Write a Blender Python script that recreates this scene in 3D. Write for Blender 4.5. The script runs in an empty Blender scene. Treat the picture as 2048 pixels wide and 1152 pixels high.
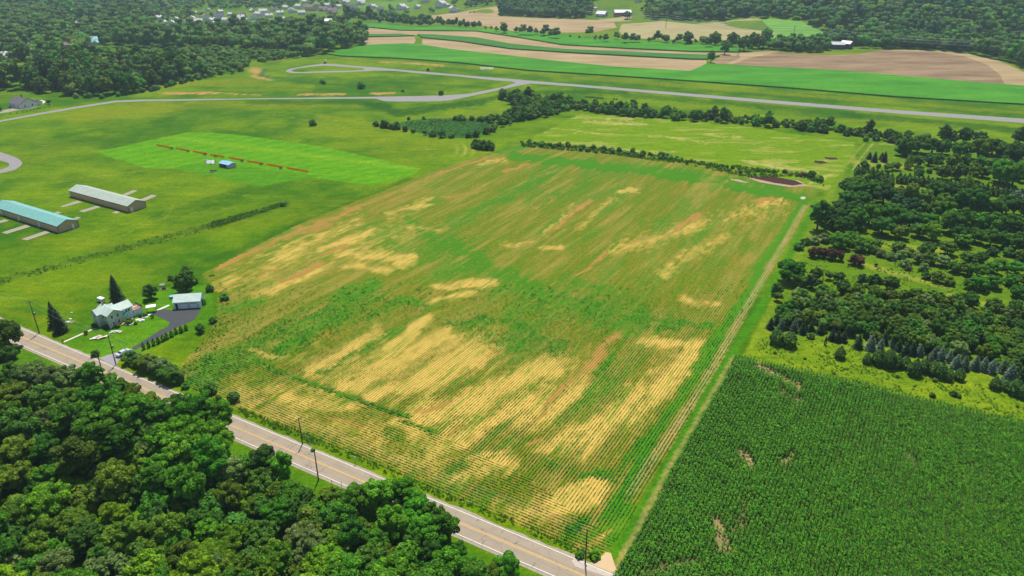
import bpy, bmesh, math, random, time
import numpy as np
T0 = time.time()
random.seed(7); RNG = np.random.default_rng(7)
sc = bpy.context.scene
C = sc.collection
# ------------------------------------------------------------------ camera
H = 115.0                       # drone height above the road, metres
FPX = 1450.0                    # focal length in pixels of a 2048 wide frame
PITCH = math.atan((576 + 115) / FPX)
cam = bpy.data.cameras.new('camera'); cam.sensor_width = 36; cam.lens = FPX / 2048 * 36
cam.clip_start = 1; cam.clip_end = 20000
camo = bpy.data.objects.new('camera', cam); C.objects.link(camo)
camo.location = (0, 0, H); camo.rotation_euler = (math.pi / 2 - PITCH, 0, 0)
sc.camera = camo
# ------------------------------------------------------------------ sky, sun, exposure
SUN_EL, SUN_AZ = math.radians(66), math.radians(2)      # azimuth clockwise from +Y
w = bpy.data.worlds.new('World'); sc.world = w; w.use_nodes = True
nt = w.node_tree; sky = nt.nodes.new('ShaderNodeTexSky'); sky.sky_type = 'NISHITA'; sky.sun_disc = False
sky.sun_elevation = SUN_EL; sky.sun_rotation = SUN_AZ; sky.altitude = 200
nt.links.new(sky.outputs[0], nt.nodes['Background'].inputs[0]); nt.nodes['Background'].inputs[1].default_value = 0.095
from mathutils import Vector, Matrix
from mathutils.geometry import delaunay_2d_cdt as cdt
sdir = Vector((math.sin(SUN_AZ) * math.cos(SUN_EL), math.cos(SUN_AZ) * math.cos(SUN_EL), math.sin(SUN_EL)))
sun = bpy.data.lights.new('sun', 'SUN'); sun.energy = 4.6; sun.angle = math.radians(0.5); sun.color = (1, 0.95, 0.86)
suno = bpy.data.objects.new('sun', sun); C.objects.link(suno); suno.rotation_euler = sdir.to_track_quat('Z', 'Y').to_euler()
vs = sc.view_settings; vs.view_transform = 'Standard'; vs.look = 'None'; vs.exposure = 0.3; vs.gamma = 1
vs.use_curve_mapping = False
sc.cycles.max_bounces = 5; sc.cycles.diffuse_bounces = 2; sc.cycles.glossy_bounces = 2
sc.cycles.transmission_bounces = 3; sc.cycles.volume_bounces = 0; sc.cycles.transparent_max_bounces = 6
# ------------------------------------------------------------------ helpers: where things stand
cp, sp = math.cos(PITCH), math.sin(PITCH)
def at(px, py, z=0.0):
    """point of height z seen at photo pixel px,py (2048 x 1152)"""
    X = np.asarray(px, float) - 1024; Y = 576 - np.asarray(py, float)
    dy = FPX * cp + Y * sp; dz = -FPX * sp + Y * cp
    t = (H - z) / -dz
    return X * t, dy * t
def proj(x, y, z=0.0):
    r2 = z - H; d = y * cp - r2 * sp
    return 1024 + FPX * x / d, 576 - FPX * (y * sp + r2 * cp) / d
def pxm(y, z=0.0): return FPX / (y * cp + (H - z) * sp)
def atp(p, z=0.0):
    a, b = at(p[0], p[1], z); return (float(a), float(b))
ROW = np.array([0.5055, 0.8628]); CRS = np.array([0.8628, -0.5055])
HL1 = np.array(atp((2048, 108))); HL2 = np.array(atp((1100, 40)))
hd = (HL2 - HL1) / np.linalg.norm(HL2 - HL1); hn = np.array([-hd[1], hd[0]])
if hn[1] < 0: hn = -hn
def height(x, y):
    """the wooded ridge that rises at the far right"""
    x = np.asarray(x, float); y = np.asarray(y, float)
    d = (x - HL1[0]) * hn[0] + (y - HL1[1]) * hn[1]
    d = np.clip(d, 0, None)
    h = 105 * (1 - np.exp(-(d / 520) ** 1.3))
    h = h * (1 + .18 * np.sin(x / 130 + y / 310) + .1 * np.sin(x / 53 - y / 90))
    return np.clip(h, 0, 108)
# ------------------------------------------------------------------ noise
def vnoise(x, y, seed=0):
    xi = np.floor(x).astype(np.int64); yi = np.floor(y).astype(np.int64); fx = x - xi; fy = y - yi
    fx = fx * fx * (3 - 2 * fx); fy = fy * fy * (3 - 2 * fy)
    def h(a, b):
        n = (a * 374761393 + b * 668265263 + seed * 1442695041) & 0xffffffff
        n = ((n ^ (n >> 13)) * 1274126177) & 0xffffffff
        return ((n ^ (n >> 16)) & 0xffff) / 65535.0
    return (h(xi, yi) * (1 - fx) + h(xi + 1, yi) * fx) * (1 - fy) + (h(xi, yi + 1) * (1 - fx) + h(xi + 1, yi + 1) * fx) * fy
def fbm(x, y, s=0, o=4):
    v = 0; a = 0.5; t = 0
    for i in range(o):
        v = v + a * vnoise(x, y, s + i * 17); t += a; a *= .55; x = x * 2.03 + 5.1; y = y * 2.03 + 1.7
    return v / t
def sstep(a, b, x): t = np.clip((x - a) / (b - a), 0, 1); return t * t * (3 - 2 * t)
# ------------------------------------------------------------------ materials
def newmat(name):
    m = bpy.data.materials.new(name); m.use_nodes = True
    return m, m.node_tree, m.node_tree.nodes['Principled BSDF']
def ramp(nt, src, stops):
    r = nt.nodes.new('ShaderNodeValToRGB'); e = r.color_ramp.elements
    while len(e) < len(stops): e.new(0.5)
    for k, (p, c) in enumerate(stops): e[k].position = p; e[k].color = (*c, 1)
    nt.links.new(src, r.inputs[0]); return r.outputs[0]
def noise(nt, scale, detail=4, vec=None, rough=.6):
    n = nt.nodes.new('ShaderNodeTexNoise'); n.inputs['Scale'].default_value = scale; n.inputs['Detail'].default_value = detail
    n.inputs['Roughness'].default_value = rough
    if vec is not None: nt.links.new(vec, n.inputs['Vector'])
    return n.outputs[0]
def geopos(nt):
    g = nt.nodes.new('ShaderNodeNewGeometry'); return g.outputs['Position']
def mapping(nt, vec, scale=(1, 1, 1), rot=(0, 0, 0)):
    m = nt.nodes.new('ShaderNodeMapping'); nt.links.new(vec, m.inputs[0]); m.inputs['Scale'].default_value = scale; m.inputs['Rotation'].default_value = rot
    return m.outputs[0]
def mix(nt, f, a, b, mode='MIX'):
    m = nt.nodes.new('ShaderNodeMix'); m.data_type = 'RGBA'; m.blend_type = mode
    for s, v in ((m.inputs[0], f), (m.inputs[6], a), (m.inputs[7], b)):
        if hasattr(v, 'node'): nt.links.new(v, s)
        elif isinstance(v, (int, float)): s.default_value = v
        else: s.default_value = (*v, 1)
    return m.outputs[2]
def mr(nt, src, a, b, c, d):
    m = nt.nodes.new('ShaderNodeMapRange'); nt.links.new(src, m.inputs[0])
    for i, v in enumerate((a, b, c, d)): m.inputs[i + 1].default_value = v
    return m.outputs[0]
def bump(nt, b, src, strength=.5, dist=.1):
    n = nt.nodes.new('ShaderNodeBump'); n.inputs['Strength'].default_value = strength; n.inputs['Distance'].default_value = dist
    nt.links.new(src, n.inputs['Height']); nt.links.new(n.outputs[0], b.inputs['Normal'])
def simple(name, col, rough=.7, var=.12, scale=.8, spec=.3, metal=0, bmp=0, sc2=None):
    """plain painted or weathered surface: base colour broken by two noises"""
    m, nt, b = newmat(name); p = geopos(nt)
    n = noise(nt, scale, 5, p); c = ramp(nt, n, [(.25, [v * (1 - var) for v in col]), (.75, [min(1, v * (1 + var)) for v in col])])
    nt.links.new(c, b.inputs['Base Color']); b.inputs['Roughness'].default_value = rough
    b.inputs['Specular IOR Level'].default_value = spec; b.inputs['Metallic'].default_value = metal
    if bmp: bump(nt, b, noise(nt, sc2 or scale * 8, 3, p), bmp, .05)
    return m
def painted(name, fine=1.2, rows=0, amp=.30, bmp=.6, tuft=3.0):
    """colour laid out on the mesh (soil, stubble, sward), broken up by fine noise"""
    m, nt, b = newmat(name); p = geopos(nt)
    a = nt.nodes.new('ShaderNodeAttribute'); a.attribute_name = 'albedo'
    n1 = noise(nt, fine, 6, p, .7); n2 = noise(nt, .11, 4, p)
    c = mix(nt, 1.0, a.outputs[0], ramp(nt, n1, [(.3, (1 - amp * 1.1,) * 3), (.7, (1 + amp,) * 3)]), 'MULTIPLY')
    c = mix(nt, 1.0, c, ramp(nt, n2, [(.3, (.88, .95, .8)), (.7, (1.12, 1.04, 1.2))]), 'MULTIPLY')
    if not rows:
        g1 = noise(nt, 1.0, 6, mapping(nt, p, (.035, .30, 1), (0, 0, math.radians(12))), .75); c = mix(nt, 1.0, c, ramp(nt, g1, [(.32, (.74, .84, .8)), (.5, (1, 1, 1)), (.68, (1.30, 1.14, 1.1))]), 'MULTIPLY')
        g2 = noise(nt, .28, 7, p, .8); c = mix(nt, 1.0, c, ramp(nt, g2, [(.34, (.72, .80, .8)), (.5, (1, 1, 1)), (.66, (1.26, 1.14, 1))]), 'MULTIPLY')
    if rows:
        vr = mapping(nt, p, (1, 1, 1), (0, 0, math.radians(30.37)))
        sn = noise(nt, 1.0, 5, mapping(nt, vr, (1.5, .16, 1)), .75); ad = nt.nodes.new('ShaderNodeMath'); ad.operation = 'ADD'; nt.links.new(sn, ad.inputs[0]); nt.links.new(a.outputs[3], ad.inputs[1])
        c = mix(nt, mr(nt, ad.outputs[0], .74, 1.30, 0, .9), c, (.66, .43, .10))
        s2 = noise(nt, 1.0, 6, mapping(nt, vr, (.55, .035, 1)), .85); sup = mr(nt, a.outputs[3], -.3, 0, 0, 1)
        def mul(x, y):
            q = nt.nodes.new('ShaderNodeMath'); q.operation = 'MULTIPLY'; nt.links.new(x, q.inputs[0]); nt.links.new(y, q.inputs[1]); return q.outputs[0]
        c = mix(nt, mul(mr(nt, s2, .50, .66, 0, .66), sup), c, (.34, .225, .045)); c = mix(nt, mr(nt, s2, .50, .38, 0, .75), c, (.045, .20, .004)); s3 = noise(nt, .7, 6, p, .8); c = mix(nt, mul(mr(nt, s3, .52, .68, 0, .65), sup), c, (.40, .25, .055)); c = mix(nt, mr(nt, s3, .46, .32, 0, .5), c, (.05, .12, .006))
        v = mapping(nt, p, (1, 1, 1), (0, 0, math.radians(rows)))     # x now runs across the rows
        wv = nt.nodes.new('ShaderNodeTexWave'); wv.bands_direction = 'X'; wv.inputs['Scale'].default_value = 2 * math.pi / (20 * ROWSP)
        wv.inputs['Distortion'].default_value = .2; wv.inputs['Detail'].default_value = 1; wv.inputs['Detail Scale'].default_value = .6
        nt.links.new(v, wv.inputs[0])
        f = mr(nt, wv.outputs[1], .3, .9, 0, .5)
        c = mix(nt, f, c, (.045, .085, .008))
    nt.links.new(c, b.inputs['Base Color']); b.inputs['Roughness'].default_value = .95; b.inputs['Specular IOR Level'].default_value = .04
    bump(nt, b, noise(nt, tuft, 4, p, .7), bmp, .35)
    return m
ROWSP = 0.82
def leafmat(name, dark, light, trans=.30, rough=.6, spec=.16):
    m, nt, b = newmat(name)
    a = nt.nodes.new('ShaderNodeAttribute'); a.attribute_name = 'tint'
    oi = nt.nodes.new('ShaderNodeObjectInfo')
    c = ramp(nt, a.outputs[2], [(0, dark), (1, light)])
    h = nt.nodes.new('ShaderNodeHueSaturation'); nt.links.new(c, h.inputs['Color'])
    nt.links.new(mr(nt, oi.outputs['Random'], 0, 1, .485, .515), h.inputs['Hue'])
    wn = nt.nodes.new('ShaderNodeTexWhiteNoise'); wn.noise_dimensions = '1D'; nt.links.new(oi.outputs['Random'], wn.inputs['W'])
    nt.links.new(mr(nt, wn.outputs[0], 0, 1, .66, 1.38), h.inputs['Value'])
    nt.links.new(h.outputs[0], b.inputs['Base Color']); b.inputs['Roughness'].default_value = rough; b.inputs['Specular IOR Level'].default_value = spec
    tr = nt.nodes.new('ShaderNodeBsdfTranslucent'); nt.links.new(mix(nt, 1.0, h.outputs[0], (1.25, 1.25, .5), 'MULTIPLY'), tr.inputs[0])
    ms = nt.nodes.new('ShaderNodeMixShader'); ms.inputs[0].default_value = trans
    nt.links.new(b.outputs[0], ms.inputs[1]); nt.links.new(tr.outputs[0], ms.inputs[2])
    nt.links.new(ms.outputs[0], nt.nodes['Material Output'].inputs[0])
    return m
LEAF = {
 'bright': leafmat('leaf_bright', (.030, .125, .004), (.145, .400, .012)),
 'deep':   leafmat('leaf_deep', (.028, .120, .006), (.120, .350, .014)),
 'dark':   leafmat('leaf_dark', (.026, .090, .008), (.105, .255, .018)),
 'olive':  leafmat('leaf_olive', (.045, .105, .006), (.175, .300, .014)),
 'pale':   leafmat('leaf_pale', (.070, .135, .030), (.250, .375, .095)),
 'yellow': leafmat('leaf_yellow_green', (.060, .155, .004), (.230, .420, .010)),
 'teal':   leafmat('leaf_blue_green', (.022, .092, .026), (.075, .225, .055)),
 'red':    leafmat('leaf_red_brown', (.060, .030, .014), (.185, .100, .042)),
 'spruce': leafmat('needle_dark', (.012, .034, .010), (.042, .100, .026), .08),
 'blue':   leafmat('needle_blue', (.050, .092, .052), (.190, .290, .175), .08),
 'cedar':  leafmat('cedar_green', (.018, .060, .008), (.070, .165, .016), .12),
 'weed':   leafmat('weed_green', (.047, .149, .004), (.160, .340, .008)),
 'corn':   leafmat('corn_leaf', (.014, .072, .002), (.095, .300, .008), .2, .5, .1),
 'bean':   leafmat('bean_leaf', (.035, .095, .006), (.105, .225, .012)),
 'beanlush': leafmat('bean_leaf_lush', (.020, .140, .004), (.065, .310, .010)),
 'reed':   leafmat('reed', (.041, .101, .010), (.135, .257, .020)),
}
MB = simple('bark', (.11, .085, .065), .95, .35, 3)
M_ASPH = None
def asphalt(name, col, wear, crack=True):
    m, nt, b = newmat(name); p = geopos(nt)
    v = mapping(nt, p, (1, 1, 1), (0, 0, math.radians(29.5)))
    st = mapping(nt, v, (.03, .9, 1))                     # long streaks along the lanes
    c = mix(nt, noise(nt, 1.0, 5, st), [x * (1 - wear) for x in col], [x * (1 + wear) for x in col])
    c = mix(nt, .8, c, ramp(nt, noise(nt, .35, 6, p, .7), [(.3, (.86, .86, .86)), (.7, (1.1, 1.08, 1.06))]), 'MULTIPLY')
    if crack:
        vo = nt.nodes.new('ShaderNodeTexVoronoi'); vo.feature = 'DISTANCE_TO_EDGE'; vo.inputs['Scale'].default_value = .09
        nn = nt.nodes.new('ShaderNodeVectorMath'); nn.operation = 'MULTIPLY_ADD'
        ns = nt.nodes.new('ShaderNodeTexNoise'); ns.inputs['Scale'].default_value = .4; nt.links.new(p, ns.inputs[0])
        nt.links.new(ns.outputs[1], nn.inputs[0]); nn.inputs[1].default_value = (4, 4, 4); nt.links.new(p, nn.inputs[2])
        nt.links.new(nn.outputs[0], vo.inputs['Vector'])
        f = mr(nt, vo.outputs[0], 0, .008, .5, 0); c = mix(nt, f, c, (.05, .045, .04))
    nt.links.new(c, b.inputs['Base Color']); b.inputs['Roughness'].default_value = .9; b.inputs['Specular IOR Level'].default_value = .2
    bump(nt, b, noise(nt, 6, 3, p), .15, .02)
    return m
M_ROAD = asphalt('road_asphalt', (.30, .25, .185), .14)
M_RUN = asphalt('runway_asphalt', (.235, .225, .22), .16)
M_DRIVE = asphalt('driveway_asphalt', (.055, .060, .064), .12, False)
M_GRAVEL = simple('gravel', (.30, .26, .21), .95, .25, 1.2, .1, 0, .5)
M_WHITE = simple('white_paint', (.78, .77, .74), .6, .06)
M_LINE = simple('road_line_white', (.62, .58, .52), .8, .25, 2.5)
M_YEL = simple('road_line_yellow', (.60, .36, .10), .8, .25, 2.5)
M_CONC = simple('concrete', (.28, .255, .20), .9, .12, 1.5, .2, 0, .2)
M_WOODP = simple('pole_wood', (.085, .065, .055), .9, .3, 4)
M_WIRE = simple('wire', (.05, .05, .05), .5)
# ------------------------------------------------------------------ object helpers
def link(name, me, parent=None):
    o = bpy.data.objects.new(name, me); C.objects.link(o)
    if parent: o.parent = parent
    return o
def mesh_np(name, V, F, mats, tint=None, col=None, matidx=None):
    V = np.asarray(V, np.float32); F = np.asarray(F, np.int32); n = F.shape[1]
    me = bpy.data.meshes.new(name); me.vertices.add(len(V)); me.vertices.foreach_set('co', V.ravel())
    me.loops.add(F.size); me.loops.foreach_set('vertex_index', F.ravel())
    me.polygons.add(len(F)); me.polygons.foreach_set('loop_start', np.arange(0, F.size, n, dtype=np.int32))
    try: me.polygons.foreach_set('loop_total', np.full(len(F), n, np.int32))
    except Exception: pass
    for m in (mats if isinstance(mats, (list, tuple)) else [mats]): me.materials.append(m)
    if matidx is not None: me.polygons.foreach_set('material_index', np.asarray(matidx, np.int32))
    me.update(calc_edges=True)
    if tint is not None:
        a = me.attributes.new('tint', 'FLOAT', 'FACE'); a.data.foreach_set('value', np.asarray(tint, np.float32))
    if col is not None:
        a = me.attributes.new('albedo', 'FLOAT_COLOR', 'POINT'); a.data.foreach_set('color', np.asarray(col, np.float32).ravel())
    return me
def tag(o, label=None, cat=None, group=None, kind=None):
    if label: o['label'] = label
    if cat: o['category'] = cat
    if group: o['group'] = group
    if kind: o['kind'] = kind
    return o
def thing(name, label, cat, loc=(0, 0, 0), rz=0, group=None):
    o = bpy.data.objects.new(name, None); C.objects.link(o); o.empty_display_size = .5
    o.location = loc; o.rotation_euler = (0, 0, rz); tag(o, label, cat, group); return o
class MBld:
    def __init__(s): s.v = []; s.f = []; s.m = []
    def box(s, x0, x1, y0, y1, z0, z1, mi=0):
        k = len(s.v); s.v += [(x, y, z) for z in (z0, z1) for x, y in ((x0, y0), (x1, y0), (x1, y1), (x0, y1))]
        s.f += [(k, k+3, k+2, k+1), (k+4, k+5, k+6, k+7), (k, k+1, k+5, k+4), (k+1, k+2, k+6, k+5), (k+2, k+3, k+7, k+6), (k+3, k, k+4, k+7)]; s.m += [mi] * 6; return s
    def poly(s, pts, mi=0): k = len(s.v); s.v += [tuple(p) for p in pts]; s.f.append(tuple(range(k, k + len(pts)))); s.m.append(mi); return s
    def slab(s, pts, t, mi=0):
        """a flat panel through pts (in 3d) with thickness t along its normal"""
        P = [Vector(p) for p in pts]; n = (P[1] - P[0]).cross(P[2] - P[0]).normalized() * t
        Q = [p - n for p in P]; k = len(s.v); N = len(P)
        s.v += [tuple(p) for p in P] + [tuple(q) for q in Q]
        s.f.append(tuple(range(k, k + N))); s.f.append(tuple(range(k + 2 * N - 1, k + N - 1, -1)))
        for i in range(N): j = (i + 1) % N; s.f.append((k + i, k + N + i, k + N + j, k + j))
        s.m += [mi] * (N + 2); return s
    def tube(s, a, b, r0, r1=None, n=7, mi=0):
        r1 = r0 if r1 is None else r1; a = Vector(a); b = Vector(b); d = (b - a).normalized()
        u = d.orthogonal().normalized(); v = d.cross(u); k = len(s.v)
        for p, r in ((a, r0), (b, r1)):
            for i in range(n):
                t = 2 * math.pi * i / n; s.v.append(tuple(p + u * math.cos(t) * r + v * math.sin(t) * r))
        for i in range(n): j = (i + 1) % n; s.f.append((k + i, k + j, k + n + j, k + n + i)); s.m.append(mi)
        s.f.append(tuple(range(k + n - 1, k - 1, -1))); s.f.append(tuple(range(k + n, k + 2 * n))); s.m += [mi] * 2; return s
    def mesh(s, name, mats):
        me = bpy.data.meshes.new(name); me.from_pydata(s.v, [], s.f)
        for m in (mats if isinstance(mats, (list, tuple)) else [mats]): me.materials.append(m)
        me.polygons.foreach_set('material_index', s.m); me.update(); return me
    def build(s, name, mats, parent=None): return link(name, s.mesh(name, mats), parent)
def box(name, dims, m, parent=None):
    return MBld().box(*dims).build(name, m, parent)
def sheet(name, pts, z, m, jit=0.0, step=2.0, kind='structure', px=True, thick=0):
    """a flat piece of ground (points in photo pixels or metres), its outline made ragged by jit metres"""
    P = [atp(p) for p in pts] if px else pts
    out = []
    for i in range(len(P)):
        a = np.array(P[i]); b = np.array(P[(i + 1) % len(P)]); L = np.linalg.norm(b - a); n = max(1, int(L / step)) if jit else 1
        nn = np.array([-(b - a)[1], (b - a)[0]]) / max(L, 1e-6)
        for k in range(n):
            q = a + (b - a) * k / n
            if jit: q = q + nn * jit * (2 * float(fbm(np.array(q[0] / 3.1), np.array(q[1] / 3.1), 5)) - 1) * 1.6
            out.append(tuple(q))
    if sum(out[i][0] * out[(i+1) % len(out)][1] - out[(i+1) % len(out)][0] * out[i][1] for i in range(len(out))) < 0: out = out[::-1]
    n = len(out); r = cdt([Vector(p) for p in out], [], [list(range(n))], 1, 1e-4); tv = [(p.x, p.y) for p in r[0]]
    V = [(x, y, float(height(x, y)) + z + thick) for x, y in tv]
    F = [tuple(f) if (tv[f[1]][0] - tv[f[0]][0]) * (tv[f[2]][1] - tv[f[0]][1]) - (tv[f[2]][0] - tv[f[0]][0]) * (tv[f[1]][1] - tv[f[0]][1]) > 0 else tuple(f[::-1]) for f in r[2]]
    if thick:
        for i in range(n):
            (xa, ya), (xb, yb) = out[i], out[(i + 1) % n]; k = len(V); za, zb = float(height(xa, ya)), float(height(xb, yb)); V += [(xa, ya, za - .3), (xb, yb, zb - .3), (xb, yb, zb + z + thick), (xa, ya, za + z + thick)]; F.append((k, k + 1, k + 2, k + 3))
    me = bpy.data.meshes.new(name); me.from_pydata(V, [], F); me.update(); me.materials.append(m)
    o = link(name, me)
    if kind: o['kind'] = kind
    return o
def inpoly(px, py, poly):
    px = np.asarray(px, float); py = np.asarray(py, float); r = np.zeros(px.shape, bool); n = len(poly)
    for i in range(n):
        x0, y0 = poly[i]; x1, y1 = poly[(i + 1) % n]
        if y0 == y1: continue
        c = ((y0 > py) != (y1 > py)) & (px < (x1 - x0) * (py - y0) / (y1 - y0) + x0); r ^= c
    return r
def segd(px, py, x1, y1, x2, y2, sy=1.0):
    """distance to a segment, in photo pixels laid on the ground"""
    dx, dy = x2 - x1, (y2 - y1) * sy; L = dx * dx + dy * dy + 1e-9
    t = np.clip(((px - x1) * dx + (py - y1) * sy * dy) / L, 0, 1)
    return np.hypot(px - x1 - t * dx, (py - y1) * sy - t * dy)
# ================================================================== GROUND
FIELD = [(340, 762), (480, 818), (700, 905), (900, 992), (1100, 1076), (1190, 1116), (1232, 1085), (1322, 925), (1452, 705), (1515, 590), (1580, 480), (1624, 403), (1640, 378),
         (1500, 352), (1400, 333), (1200, 300), (1040, 284), (990, 303), (880, 338), (620, 438), (404, 548), (440, 590), (430, 640), (400, 690)]
CORN = [(1472, 716), (1640, 752), (2048, 850), (2400, 934), (2600, 1300), (1150, 1300), (1238, 1135)]
HAY = [(1048, 283), (1160, 228), (1300, 235), (1500, 255), (1710, 285), (1700, 320), (1655, 380), (1500, 350), (1380, 326), (1200, 296)]
MOW = [(190, 305), (372, 265), (420, 265), (480, 270), (640, 292), (842, 338), (822, 352), (745, 371), (622, 355), (520, 373), (342, 336), (292, 336)]
def grid_lines():
    def grow(a, b, d0, g, dmax):
        r = []; x = a; d = d0
        while x < b: x += d; r.append(x); d = min(d * g, dmax)
        return r
    xs = list(np.arange(-215, 225, 1.0)); xs += grow(xs[-1], 3000, 1.1, 1.035, 60); xs = [-215 - (v) for v in grow(0, 2700, 1.1, 1.035, 60)][::-1] + xs
    ys = list(np.arange(84, 440, 1.0)); ys += grow(ys[-1], 4100, 1.05, 1.012, 45); ys = [84 - v for v in grow(0, 180, 4, 1.3, 60)][::-1] + ys
    return np.array(xs), np.array(ys)
gx, gy = grid_lines()
GX, GY = np.meshgrid(gx, gy)
PX, PY = proj(GX, np.maximum(GY, 30.0)); 
def ground_albedo():
    x, y, px, py = GX, GY, PX, PY
    n_big = fbm(x / 60, y / 60, 1); n_mid = fbm(x / 14, y / 14, 2); n_sm = fbm(x / 3.0, y / 3.0, 3, 3)
    u = x * ROW[0] + y * ROW[1]; v = x * CRS[0] + y * CRS[1]
    def col(*c): return np.array(c, float)
    g1, g2 = col(.034, .118, 0), col(.116, .200, 0)
    t = np.clip(.55 * n_big + .45 * n_mid, 0, 1); t = sstep(.3, .7, t)
    A = g1 + (g2 - g1) * t[..., None]
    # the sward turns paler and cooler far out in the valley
    def blend(mask, c, k=1.0):
        nonlocal A
        m = np.clip(mask * k, 0, 1)[..., None]; A = A * (1 - m) + np.asarray(c) * m
    def stroke(x1, y1, x2, y2, wd, c, k=1.0, sy=2.2, soft=1.0, warp=6):
        # sy > 1: marks are flattened by the low viewpoint
        if True:
            d = segd(px + (n_mid - .5) * warp, py + (n_sm - .5) * warp * .5, x1, y1, x2, y2, sy) + (n_sm - .5) * wd * 1.1 + (n_mid - .5) * wd * .9
            blend(1 - sstep(wd * (1 - .5 * soft), wd * (1 + .35 * soft), d), c, k)
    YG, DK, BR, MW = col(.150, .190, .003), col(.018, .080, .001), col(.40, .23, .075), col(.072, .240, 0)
    # ---- airfield grass
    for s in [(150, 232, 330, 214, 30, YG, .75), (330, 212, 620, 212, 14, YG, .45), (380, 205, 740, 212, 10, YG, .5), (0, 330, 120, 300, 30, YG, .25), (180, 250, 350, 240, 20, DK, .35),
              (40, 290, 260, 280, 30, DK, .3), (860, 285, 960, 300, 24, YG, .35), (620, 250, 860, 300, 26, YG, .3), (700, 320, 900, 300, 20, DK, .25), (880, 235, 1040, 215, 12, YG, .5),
              (740, 208, 800, 226, 16, DK, 1), (800, 226, 960, 205, 15, DK, .95), (960, 205, 1010, 188, 10, DK, .8), (1010, 185, 1250, 185, 10, DK, .8), (1250, 190, 1700, 228, 11, DK, .65), (1700, 228, 2100, 268, 14, DK, .8), (500, 205, 740, 206, 9, DK, .6), (640, 232, 820, 262, 10, YG, .6),  # dark strokes below the taxiway apron paint cloud shadow into the grass
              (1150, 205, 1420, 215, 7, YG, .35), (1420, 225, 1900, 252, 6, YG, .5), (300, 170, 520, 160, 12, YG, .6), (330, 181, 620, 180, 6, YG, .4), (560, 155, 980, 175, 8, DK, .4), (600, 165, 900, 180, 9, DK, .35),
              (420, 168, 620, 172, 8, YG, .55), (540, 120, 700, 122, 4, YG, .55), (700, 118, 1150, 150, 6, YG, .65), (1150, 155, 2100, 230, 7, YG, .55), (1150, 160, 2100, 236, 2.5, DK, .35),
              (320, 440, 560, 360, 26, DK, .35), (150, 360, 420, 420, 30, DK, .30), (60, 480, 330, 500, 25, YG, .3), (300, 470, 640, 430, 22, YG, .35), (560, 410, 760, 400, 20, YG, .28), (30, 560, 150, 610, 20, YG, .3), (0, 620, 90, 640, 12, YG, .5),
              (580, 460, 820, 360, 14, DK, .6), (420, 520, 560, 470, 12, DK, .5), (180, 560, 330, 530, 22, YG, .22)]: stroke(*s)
    for s in [(531, 226, 810, 276, 1.5), (225, 478, 330, 436, 1.6), (330, 436, 350, 405, 1.6), (60, 372, 290, 340, 2), (0, 395, 130, 345, 1.5), (175, 470, 300, 432, 1.4), (840, 300, 1000, 292, 1.6), (340, 372, 520, 395, 1.5), (60, 250, 90, 320, 1.5), (72, 250, 104, 318, 1.5), (600, 500, 900, 345, 2.0)]: stroke(*s, col(.17, .225, .02), .55, 2.2, 1, 14)
    mwx = np.sin((x * .87 - y * .49) / 1.9 + 3 * n_big) * np.sin(n_mid * 20); blend(.16 * (mwx > .2) * sstep(.4, .6, n_big), col(.14, .22, .01)); blend(.2 * (mwx < -.2) * sstep(.6, .4, n_big), col(.03, .10, .001))
    # darker uncut rectangle south of the mown square, mown square itself
    # mower swirls
    r = np.hypot((px - 835) , (py - 300) * 2.4)
    sw = (np.sin(r / 2.6 + n_mid * 4) > .2) * (1 - sstep(0, 1, np.abs(r - 95) / 34)) * ((px > 860) & (py < 345)) * (1 - sstep(0, 22, np.abs((py - 300) * 1.0)))
    blend(sw, col(.30, .31, .06), .55)
    # bare orange earth by the taxiway, sandy turnaround
    for s in [(325, 187, 430, 186, 4.2), (400, 184, 520, 190, 1.8), (600, 189, 690, 188, 4), (742, 187, 790, 186, 4), (510, 140, 520, 146, 12), (505, 152, 540, 160, 5), (400, 188, 420, 186, 3), (833, 127, 885, 131, 3.2), (760, 124, 830, 127, 2.2), (1610, 0, 1612, 0, .1)]:
        stroke(*s, BR, .85, 2.2, 1.5, 10)
    stroke(530, 140, 520, 152, 6, col(.03, .11, .02), .9); stroke(525, 152, 600, 162, 4, col(.03, .11, .02), .9); stroke(600, 163, 900, 192, 1.6, col(.03, .10, .01), .9, 2.2, .5, 1)
    # wet hollow
    m = inpoly(px + (n_sm - .5) * 8, py + (n_mid - .5) * 6, [(790, 247), (850, 237), (1010, 236), (990, 256), (950, 274), (880, 276), (820, 262)]); blend(m, col(.022, .095, .022), .9)
    # far valley: lawns between the houses are drier
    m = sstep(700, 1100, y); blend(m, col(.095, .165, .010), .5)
    for s in [(420, 50, 680, 52, 6, col(.26, .22, .10), .8), (505, 42, 560, 42, 5, col(.08, .22, .02), .8), (690, 12, 830, 14, 8, col(.11, .24, .03), .7), (1240, 48, 1330, 62, 7, YG, .6), (1180, 62, 1400, 74, 5, YG, .7),
              (1600, 105, 1760, 108, 4, YG, .8), (1700, 100, 1760, 98, 3, YG, .6), (300, 103, 420, 108, 5, col(.09, .22, .02), .5), (1940, 108, 2060, 140, 5, YG, .5)]: stroke(*s)
    # ---- beside the main road
    stroke(-20, 632, 60, 662, 6, YG, .45)
    V1 = col(.17, .21, .045)
    # nursery floor: rough meadow
    m = inpoly(px, py, [(1490, 705), (1560, 560), (1660, 395), (1740, 285), (1800, 280), (2100, 290), (2600, 330), (2900, 1050), (2048, 850), (1640, 752), (1478, 716)])
    blend(m, col(.085, .170, .004), .85)
    m = m & (py > 640 + (px - 1500) * .19); blend(m * (.55 + .5 * (n_sm > .5)), col(.145, .225, .005), .9)
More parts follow.
